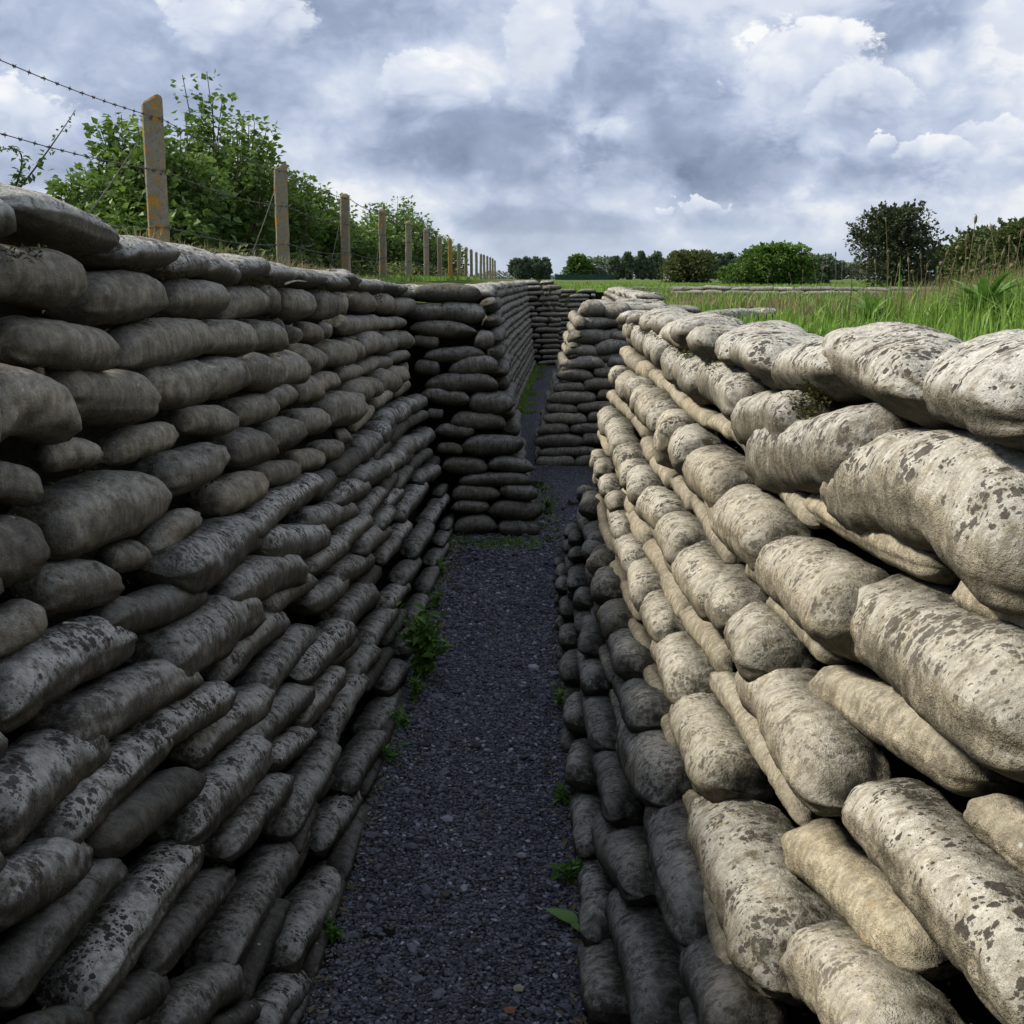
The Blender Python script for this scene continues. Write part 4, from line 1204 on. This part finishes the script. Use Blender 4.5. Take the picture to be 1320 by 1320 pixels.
z = np.array([left_top(v) for v in y]) * np.clip((x + 2.2) / 0.9, 0, 1) + 1.66 * (1 - np.clip((x + 2.2) / 0.9, 0, 1))
blades('dry_grass', 'dry yellow grass on top of the left parapet', np.stack([x, y, z - 0.01], axis=1), g.uniform(0.03, 0.13, n), 0.0022, 'straw', 104, 1.1)
n = 15000
y = 9 + 22 * g.random(n)
x = 1.9 + 0.30 * y * g.random(n)
z = np.array([land_right(v) for v in y])
blades('dry_grass', 'dry brown grass and seed stalks in the right field', np.stack([x, y, z - 0.01], axis=1), g.uniform(0.05, 0.17, n), 0.0050, 'straw', 105, 0.6)
# taller rank grass among the seed stalks
g = np.random.default_rng(131)
n = 5200
y = 4.6 + 4.6 * g.random(n)
x = (0.26 + 0.24 * g.random(n) ** 0.7) * y + 0.1
keep = x > 1.25
x, y = x[keep], y[keep]; n = len(x)
blades('tall_grass', 'tall rank green grass among the seed stalks at right', np.stack([x, y, np.full(n, 1.44)], axis=1), g.uniform(0.14, 0.36, n) * np.clip((x / y - 0.2) / 0.2, 0.35, 1.0), 0.0032, 'grass', 132, 0.7)
n = 4200
y = 5.0 + 5.5 * g.random(n)
x = (0.22 + 0.27 * g.random(n) ** 0.7) * y
keep = x > 1.3
x, y = x[keep], y[keep]; n = len(x)
blades('tall_grass', 'tall pale seeding grass behind the right parapet', np.stack([x, y, np.full(n, 1.43)], axis=1), g.uniform(0.2, 0.42, n) * np.clip((x / y - 0.15) / 0.25, 0.3, 1.0), 0.0022, 'straw', 133, 0.5)
# dead straw lying on the left parapet
n = 2600
y = 1.9 + 5.6 * g.random(n)
x = -1.19 + 0.24 * g.random(n) ** 1.6
zt = np.interp(y, [2, 2.5, 3.2, 4.0, 5.0, 6.0, 6.8], [1.835, 1.80, 1.765, 1.745, 1.725, 1.69, 1.66])
blades('dry_grass', 'dead straw lying along the top of the left parapet', np.stack([x, y, zt], axis=1), g.uniform(0.02, 0.075, n), 0.0018, 'straw', 134, 2.4)
# far meadow
n = 16000
y = 26 + 60 * g.random(n) ** 1.5
x = -4 + (8 + 0.5 * y) * g.random(n)
keep = (x > 2.0) | (y > 28)
x, y = x[keep], y[keep]; n = len(x)
blades('grass', 'grass of the far meadow', np.stack([x, y, np.array([land_right(v) for v in y]) - 0.02], axis=1), g.uniform(0.05, 0.16, n), 0.02, 'grass', 106, 0.6)

def rosette(name, label, base, nl, length, width, seed, upright=0.8, mat='weed'):
    """plant of long bent leaves from one crown"""
    g = np.random.default_rng(seed)
    s = Soup()
    for k in range(nl):
        th = k * 2.399 + g.uniform(-.3, .3)
        l = length * g.uniform(0.6, 1.1)
        w = width * g.uniform(0.7, 1.15)
        up = upright * g.uniform(0.6, 1.1)
        f = np.linspace(0, 1, 8)
        d = np.array([math.cos(th), math.sin(th), 0]); sd = np.array([-math.sin(th), math.cos(th), 0])
        sp = d[None] * (l * (0.25 * f + 0.55 * f ** 2))[:, None] + np.array([0, 0, 1])[None] * (l * up * (f - 0.45 * f ** 2.4))[:, None]
        ww = w * np.sin(np.clip(0.08 + 0.92 * f, 0, 1) * math.pi) ** 0.8
        fold = 0.25 * ww
        L = sp + sd[None] * ww[:, None] + np.array([0, 0, 1])[None] * fold[:, None]
        Rr = sp - sd[None] * ww[:, None] + np.array([0, 0, 1])[None] * fold[:, None]
        V = np.concatenate([L, sp, Rr]) + np.asarray(base)
        m = 8
        F = [[i, i + 1, m + i + 1, m + i] for i in range(m - 1)] + [[m + i, m + i + 1, 2 * m + i + 1, 2 * m + i] for i in range(m - 1)]
        t = g.uniform(0.2, 1.0)
        s.add(V, F, (t, t, t, 1))
    o = s.build(name, M[mat], origin=base)
    return tag(o, label, 'plant')
def leafy_weed(label, base, h, rad, n, ls, seed, mat='weed'):
    g = np.random.default_rng(seed)
    root = empty('weed', base)
    tag(root, label, 'weed', 'weeds at the edges of the path')
    st, lv = Soup(), Soup()
    for k in range(max(3, n // 14)):
        th = g.random() * 6.28
        tip = np.array([math.cos(th) * rad * g.random(), math.sin(th) * rad * g.random(), h * g.uniform(0.5, 1.0)])
        f = np.linspace(0, 1, 6)[:, None]
        pts = f * tip * np.array([1, 1, 1]) + np.array([0, 0, 0])
        pts[:, :2] *= f
        st.tube(pts, np.linspace(0.0025, 0.001, 6), 4)
        m = 14
        ff = 0.2 + 0.8 * g.random(m)
        c = np.stack([np.interp(ff, f[:, 0], pts[:, i]) for i in range(3)], axis=1)
        t2 = g.random(m) * 6.28
        leaves_into(lv, c, np.stack([np.cos(t2), np.sin(t2), np.full(m, 0.35)], axis=1), ls, g, 0.55)
    st.build('stem', M['weed'], parent=root)
    lv.build('leaves', M[mat], parent=root, smooth=False)
def floor_at(u, v): return on_plane(u, v, np.array([0, 0, 1.0]), 0.0)[0]
rosette('dock_plant', 'big clump of broad shiny green leaves behind the right parapet', (1.80, 4.7, 1.50), 44, 0.27, 0.017, 5, 1.35)
rosette('dock_plant', 'clump of long narrow leaves left of the big shiny clump', (1.46, 5.1, 1.48), 30, 0.20, 0.011, 6, 1.2)
rosette('dock_plant', 'clump of broad leaves at the right edge behind the parapet', (2.10, 4.95, 1.48), 34, 0.27, 0.016, 7, 1.35)
leafy_weed('tallest bushy green weed at the foot of the left wall, halfway along', floor_at(546, 878), 0.36, 0.15, 330, 0.06, 11)
leafy_weed('small weed on the left path edge below the bushy weed', floor_at(520, 942), 0.09, 0.08, 60, 0.028, 12)
leafy_weed('low weed on the left path edge, nearest the viewer of the left weeds', floor_at(502, 985), 0.08, 0.07, 60, 0.028, 13)
for wu, wv_, wh, lab in ((571, 742, .10, 'small weed at the left path edge, farthest before the buttress'), (563, 786, .13, 'upright weed on the left path edge just beyond the tallest bushy weed'),
                       (536, 905, .12, 'weed on the left path edge directly below the tallest bushy weed'), (430, 1212, .05, 'tiny weed at the left path edge, nearest the viewer of all')):
    leafy_weed(lab, floor_at(wu, wv_), wh, wh * 0.8, 70, 0.03, int(wu))
leafy_weed('thin weed at the foot of the right wall, far along', floor_at(722, 915), 0.12, 0.08, 60, 0.026, 14)
leafy_weed('small weed with bright leaf at the right path edge', floor_at(727, 1038), 0.06, 0.05, 24, 0.045, 15)
leafy_weed('sprawling weed at the right path edge above the broad leaf', floor_at(733, 1140), 0.07, 0.07, 40, 0.04, 16)
p = floor_at(728, 1203)
rosette('broad_leaf_weed', 'broad flat green leaf lying at the right path edge, nearest weed', (p[0] + 0.03, p[1], 0.028), 3, 0.13, 0.026, 19, 0.18)
leafy_weed('green weed against the right side of the left buttress foot', floor_at(707, 655), 0.10, 0.10, 100, 0.03, 18)
n = 2600
gx = np.random.default_rng(55)
x = np.concatenate([gx.uniform(-0.62, 0.05, 1500), gx.uniform(0.02, 0.16, 500), gx.uniform(-0.55, -0.48, 600)])
y = np.concatenate([7.38 - 0.30 * gx.random(1500) ** 2, gx.uniform(7.3, 9.6, 500), gx.uniform(3.4, 7.4, 600)])
blades('grass', 'short grass at the foot of the walls beside the path', np.stack([x, y, np.zeros(n)], axis=1), gx.uniform(0.006, 0.03, n), 0.0028, 'grass', 107, 1.1)
n = 2500
y = gx.uniform(14.5, 22.5, n)
x = np.array([left_foot(v) for v in y]) + 0.0 + (0.10 + 0.14 * (vnoise(np.stack([y * 2, 0 * y, 0 * y], axis=1), 4) > 0)) * gx.random(n) ** 2
blades('grass', 'grass along the left edge of the further path', np.stack([x, y, np.zeros(n)], axis=1), gx.uniform(0.02, 0.09, n), 0.006, 'grass', 108, 1.0)

# stalks with seed heads
gs = np.random.default_rng(64)
spots = [(1142, 286, 8), (1257, 287, 4.6), (1278, 298, 4.9), (1234, 322, 5.0), (1246, 310, 5.3), (1213, 342, 5.2), (1301, 312, 5.0), (1292, 330, 4.6), (1311, 326, 5.2), (1228, 345, 5.6),
         (1195, 346, 6.0), (1176, 352, 6.2), (1158, 345, 7.0), (1145, 326, 7.0), (1128, 340, 7.4), (1118, 341, 7.5), (1096, 345, 8.0), (1077, 330, 8.0), (1086, 340, 8.2), (1047, 330, 9.0), (1061, 348, 9.2), (1035, 352, 9.5), (1018, 356, 9.5),
         (1267, 340, 4.8), (1283, 345, 4.8), (1255, 352, 5.0), (1240, 352, 5.0), (1305, 345, 4.7), (1171, 338, 6.5), (1187, 334, 6.3), (990, 358, 10), (1109, 352, 7.6), (1220, 330, 5.2), (1262, 325, 4.9), (1272, 318, 5.1), (1316, 305, 5.0)]
spots.sort()
for k, (u, v, d) in enumerate(spots):
    top = at(u, v, d)
    zb = 1.44
    b = np.array([top[0] + gs.uniform(-.07, .07), top[1] + gs.uniform(-.1, .1), zb])
    s = Soup(); s2 = Soup()
    f = np.linspace(0, 1, 7)[:, None]
    pts = b * (1 - f) + top * f + np.sin(f * 3.1) * np.array([[gs.uniform(-.02, .02), 0, 0]])
    s.tube(pts - b, np.linspace(0.0022, 0.0014, 7), 5, (0.4, .4, .4, 1))
    r = 0.006 if k % 3 else 0.010
    hl = 0.035 if k % 3 else 0.022
    q = np.linspace(0, 1, 6)[:, None]
    dirn = (pts[-1] - pts[-2]) / np.linalg.norm(pts[-1] - pts[-2])
    root = empty('seed_stalk', tuple(b))
    where = 'tallest dark-headed seed stalk' if v < 300 else ('thin dry seed stalk')
    tag(root, f'{where} in the right-hand grass, {k + 1} of {len(spots)} counted from the left', 'grass stalk', 'dry seed stalks behind the right parapet')
    s2.tube(pts[-1] - b + dirn * (q - 0.15) * hl, r * np.array([0.3, .85, 1, .95, .7, .2]) , 7, (gs.random(), .4, .4, 1))
    for w in range(8):
        a = gs.random() * 6.28
        c = pts[-1] - b + dirn * gs.uniform(0, .9) * hl
        e = c + np.array([math.cos(a), math.sin(a), 0.5]) * r * 1.5
        s2.tube([c, e], [0.0012, 0.0006], 4, (gs.random(), .4, .4, 1))
    s.build('stem', M['straw'], parent=root)
    s2.build('seed_head', M['seed'], parent=root)

# twigs and moss caught on the bags
def twig(label, a, b, r):
    s = Soup()
    f = np.linspace(0, 1, 8)[:, None]
    pts = a * (1 - f) + b * f + np.sin(f * 3.14) * np.array([[0, 0, 0.006]])
    s.tube(pts, np.linspace(r, r * .5, 8), 6)
    tag(s.build('twig', M['twig'], origin=a), label, 'twig')
def on_left(u, v, off=-0.012): return on_plane(u, v, N_L, X_L + off)[0]
twig('pale forked twig lying on a lichen-spotted bag of the left wall', on_left(82, 803, -.01), on_left(124, 816, -.01), 0.0022)
twig('pale curved twig caught under the left parapet bags', on_left(368, 366, -.03), on_left(394, 363, -.03), 0.004)
g = np.random.default_rng(12)
s = Soup()
n = 900
c0, _ = on_plane(1053, 505, N_R, X_R - 0.0)
q = g.normal(0, 1, (n, 3)) * np.array([0.012, 0.022, 0.020])
th = g.random(n) * 6.28
leaves_into(s, c0 + q, np.stack([np.cos(th), np.sin(th), np.full(n, .3)], axis=1), 0.008, g, 0.5)
o = s.build('moss_tuft', M['moss'], origin=c0, smooth=False)
tag(o, 'tuft of dark moss in the joint under the right parapet', 'moss')

# moss and crumbs of earth packed in the joints
g = np.random.default_rng(202)
s = Soup()
for b in surveyed[:230]:
    if b['wall'] not in ('left', 'right') or g.random() < 0.25: continue
    e = b['p0'] if g.random() < 0.5 else b['p1']
    m = int(g.integers(10, 40))
    c = e[None] + g.normal(0, 1, (m, 3)) * np.array([0.010, 0.045, 0.012]) + np.array([0, 0, -b['r'] * 0.85])
    th = g.random(m) * 6.28
    leaves_into(s, c, np.stack([np.cos(th), np.sin(th), np.full(m, .3)], axis=1), 0.010, g, 0.5, g.uniform(0, 0.8, m))
for k in range(26):
    y = 1.6 + 5.5 * g.random()
    x, z = ((0.52 - 0.02 * g.random(), 1.455) if k % 2 else (-0.845 + 0.02 * g.random(), np.interp(y, [2, 6.8], [1.735, 1.58])))
    m = int(g.integers(40, 130))
    c = np.array([x, y, z]) + g.normal(0, 1, (m, 3)) * np.array([0.012, 0.05, 0.008])
    th = g.random(m) * 6.28
    leaves_into(s, c, np.stack([np.cos(th), np.sin(th), np.full(m, .3)], axis=1), 0.012, g, 0.45, g.uniform(0, 0.9, m))
o = s.build('moss', M['moss'], smooth=False)
tag(o, 'moss and dry crumbs packed in the joints between the sandbags', 'moss', kind='stuff')
# leaf litter and straw blown against the foot of the walls
n = 1500
y = 2.0 + 6.0 * g.random(n) ** 1.3
a = np.array([path_edges(v) for v in y])
sd_ = g.random(n) < 0.5
off = 0.09 + np.abs(g.normal(0, 0.045, n))
x = np.where(sd_, a[:, 0] + off, np.minimum(a[:, 1] - off, 0.17))
s = Soup()
th = g.random(n) * 6.28
leaves_into(s, np.stack([x, y, np.full(n, 0.018)], axis=1), np.stack([np.cos(th), np.sin(th), 0 * th], axis=1), np.where(g.random(n) < 0.3, 0.03, 0.013), g, 0.4, g.random(n), droop=0.1)
o = s.build('leaf_litter', M['straw'], smooth=False)
tag(o, 'dry leaf litter gathered along the edges of the gravel path', 'leaf litter', kind='stuff')

# ------------------------------------------------------------------ light and sky
SUN_AZ, SUN_EL = -80.0, 43.0          # degrees: azimuth from +Y towards +X, elevation
az, el = R(SUN_AZ), R(SUN_EL)
to_sun = (math.sin(az) * math.cos(el), math.cos(az) * math.cos(el), math.sin(el))
ld = bpy.data.lights.new('sun', 'SUN')
ld.energy = 4.9
ld.angle = R(9.0)
ld.color = (1.0, 0.93, 0.82)
lo = bpy.data.objects.new('sun', ld)
from mathutils import Vector
lo.rotation_euler = Vector(to_sun).to_track_quat('Z', 'Y').to_euler()
lo.location = (-20, 0, 25)
col.objects.link(lo)

world = bpy.data.worlds.new('World')
scene.world = world
world.use_nodes = True
nt = NT(world.node_tree)
out = nt.node('ShaderNodeOutputWorld')
sky = nt.node('ShaderNodeTexSky', sky_type='NISHITA')
sky.sun_disc = False
sky.sun_elevation = el
sky.sun_rotation = az
bg_sky = nt.node('ShaderNodeBackground'); bg_sky.inputs[1].default_value = 0.12
nt.link(sky.outputs[0], bg_sky.inputs[0])
tc = nt.node('ShaderNodeTexCoord')
d = nt.node('ShaderNodeVectorMath', operation='NORMALIZE')
nt.link(tc.outputs['Generated'], d.inputs[0])
d = d.outputs[0]
xyz = nt.node('ShaderNodeSeparateXYZ'); nt.link(d, xyz.inputs[0])
X, Y, Z = xyz.outputs
st = nt.node('ShaderNodeMapping'); nt.link(d, st.inputs[0]); st.inputs['Scale'].default_value = (1, 1, 1.5)
dv = st.outputs[0]
w1, w1c = nt.noise(dv, 9.0, 4, 0.55)
wv = nt.node('ShaderNodeVectorMath', operation='SCALE')
nt.link(nt.vmath('SUBTRACT', w1c, (0.5, 0.5, 0.5)), wv.inputs[0]); wv.inputs['Scale'].default_value = 0.05
dw = nt.vmath('ADD', dv, wv.outputs[0])
azd = nt.math('MULTIPLY', nt.math('ARCTAN2', X, Y), 57.2958)
eld = nt.math('MULTIPLY', nt.math('ARCSINE', Z), 57.2958)
K = 0.0389
def sk(u, v): return (u - 690) * K, (358 - v) * K
broad, _ = nt.noise(dv, 3.6, 3, 0.5)
edge, _ = nt.noise(dw, 15.0, 7, 0.64)
puff, _ = nt.noise(dw, 7.0, 6, 0.55)
wisp, _ = nt.noise(dw, 24.0, 4, 0.6)
def billow(scale, detail):
    b_, _ = nt.noise(dw, scale, detail, 0.5)
    return nt.math('MULTIPLY', nt.math('ABSOLUTE', nt.math('SUBTRACT', b_, 0.5)), 2.0)
bil = nt.math('ADD', nt.math('MULTIPLY', billow(15.0, 2), 0.65), nt.math('MULTIPLY', billow(34.0, 3), 0.35))
# a layer of grey cloud, brighter and darker in broad patches
val = nt.math('ADD', 0.56, nt.math('MULTIPLY', nt.math('SUBTRACT', broad, 0.5), 0.9))
val = nt.math('ADD', val, nt.math('MULTIPLY', nt.math('SUBTRACT', puff, 0.5), 1.15))
val = nt.math('ADD', val, nt.math('MULTIPLY', nt.math('SUBTRACT', bil, 0.22), 0.50))
val = nt.math('ADD', val, nt.math('MULTIPLY', nt.math('SUBTRACT', wisp, 0.5), 0.26))
fine_edge, _ = nt.noise(dv, 46.0, 5, 0.6)
def reach(u, v, ra, re, rag, flat=1.0):
    """1 inside, 0 outside a ragged patch of sky; flat > 1 flattens its base"""
    a, e = sk(u, v)
    dx = nt.math('DIVIDE', nt.math('SUBTRACT', azd, a), ra * K)
    dy = nt.math('DIVIDE', nt.math('SUBTRACT', eld, e), re * K)
    if flat != 1.0:
        dy2 = nt.math('MULTIPLY', dy, nt.ramp(dy, -0.15, 0.15, flat, 1.0))
    else:
        dy2 = dy
    q = nt.math('SQRT', nt.math('ADD', nt.math('MULTIPLY', dx, dx), nt.math('MULTIPLY', dy2, dy2)))
    q = nt.math('ADD', q, nt.math('MULTIPLY', nt.math('SUBTRACT', fine_edge if ra < 30 else edge, 0.5), rag))
    return q, dy
SHADE = [(640, 200, 150, 70, .20), (860, 190, 130, 90, .17), (985, 240, 170, 45, .20), (1130, 90, 75, 60, .24), (470, 60, 160, 60, .10), (740, 292, 260, 20, .14), (1260, 245, 110, 30, .14), (60, 240, 110, 26, .12)]
GLOW = [(690, 80, 50, 70, .26), (330, 55, 70, 45, .20), (160, 20, 80, 30, .26), (40, 170, 100, 40, .16), (210, 120, 70, 36, .14), (1270, 95, 90, 60, .26), (1000, 30, 130, 36, .20), (540, 255, 130, 26, .16), (800, 25, 130, 36, .14)]
for u, v, ra, re, k in SHADE + [(a, b, c, d_, -e) for a, b, c, d_, e in GLOW]:
    q, _ = reach(u, v, ra, re, 2.8, 1.5 if k > 0 else 1.0)
    val = nt.math('SUBTRACT', val, nt.math('MULTIPLY', nt.ramp(q, 0.38, 1.2, 1.0, 0.0), k))
cr = nt.node('ShaderNodeValToRGB')
nt.link(val, cr.inputs[0])
els = cr.color_ramp.elements
els[0].position = 0.0; els[0].color = (0.17, 0.215, 0.33, 1)
els[1].position = 1.0; els[1].color = (0.95, 0.95, 0.96, 1)
for p_, c_ in ((0.32, (0.31, 0.37, 0.52)), (0.50, (0.455, 0.52, 0.68)), (0.64, (0.60, 0.66, 0.79)), (0.78, (0.82, 0.845, 0.89))):
    e_ = els.new(p_); e_.color = (*c_, 1)
cl = cr.outputs[0]
# cumulus heads: crisp ragged tops, shaded bases
HEADS = [(330, 70, 90, 50), (150, 20, 90, 34), (40, 175, 110, 40), (560, 130, 70, 44), (800, 40, 110, 46), (690, 95, 48, 80), (1000, 40, 100, 40), (1010, 122, 80, 55), (1085, 155, 65, 55), (1290, 85, 80, 66), (1215, 22, 36, 26), (1232, 196, 52, 24), (1103, 203, 22, 13), (893, 274, 28, 15), (850, 278, 18, 8), (1160, 215, 60, 18)]
for u, v, ra, re in HEADS:
    q, dy = reach(u, v, ra, re, 3.4 if re < 30 else 2.6, 1.35)
    m_ = nt.ramp(q, 0.88, 1.06, 1.0, 0.0)
    lit = nt.math('ADD', nt.math('MULTIPLY', dy, 0.42), nt.math('ADD', 0.62, nt.math('MULTIPLY', nt.math('SUBTRACT', bil, 0.25), 1.3)))
    lit = nt.math('ADD', lit, nt.math('MULTIPLY', nt.math('SUBTRACT', puff, 0.5), 1.2))
    head = nt.mix(nt.ramp(lit, 0.10, 0.60), nt.mix(0.5, cl, (0.45, 0.51, 0.67)), nt.mix(nt.ramp(lit, 0.5, 1.05), (0.68, 0.73, 0.84), (0.97, 0.97, 0.96)))
    fade = nt.ramp(dy, -1.0, -0.2, 0.0, 0.92)
    cl = nt.mix(nt.math('MULTIPLY', m_, fade), cl, head)
hz = nt.ramp(eld, 0.0, 4.5, 0.6, 0.0)
cl = nt.mix(hz, cl, (0.58, 0.66, 0.78))
bg_cl = nt.node('ShaderNodeBackground'); bg_cl.inputs[1].default_value = 1.06
nt.link(cl, bg_cl.inputs[0])
mx = nt.node('ShaderNodeMixShader')
mx.inputs[0].default_value = 0.93
nt.link(bg_sky.outputs[0], mx.inputs[1]); nt.link(bg_cl.outputs[0], mx.inputs[2])
nt.link(mx.outputs[0], out.inputs[0])
world.cycles.sampling_method = 'MANUAL'
world.cycles.sample_map_resolution = 512
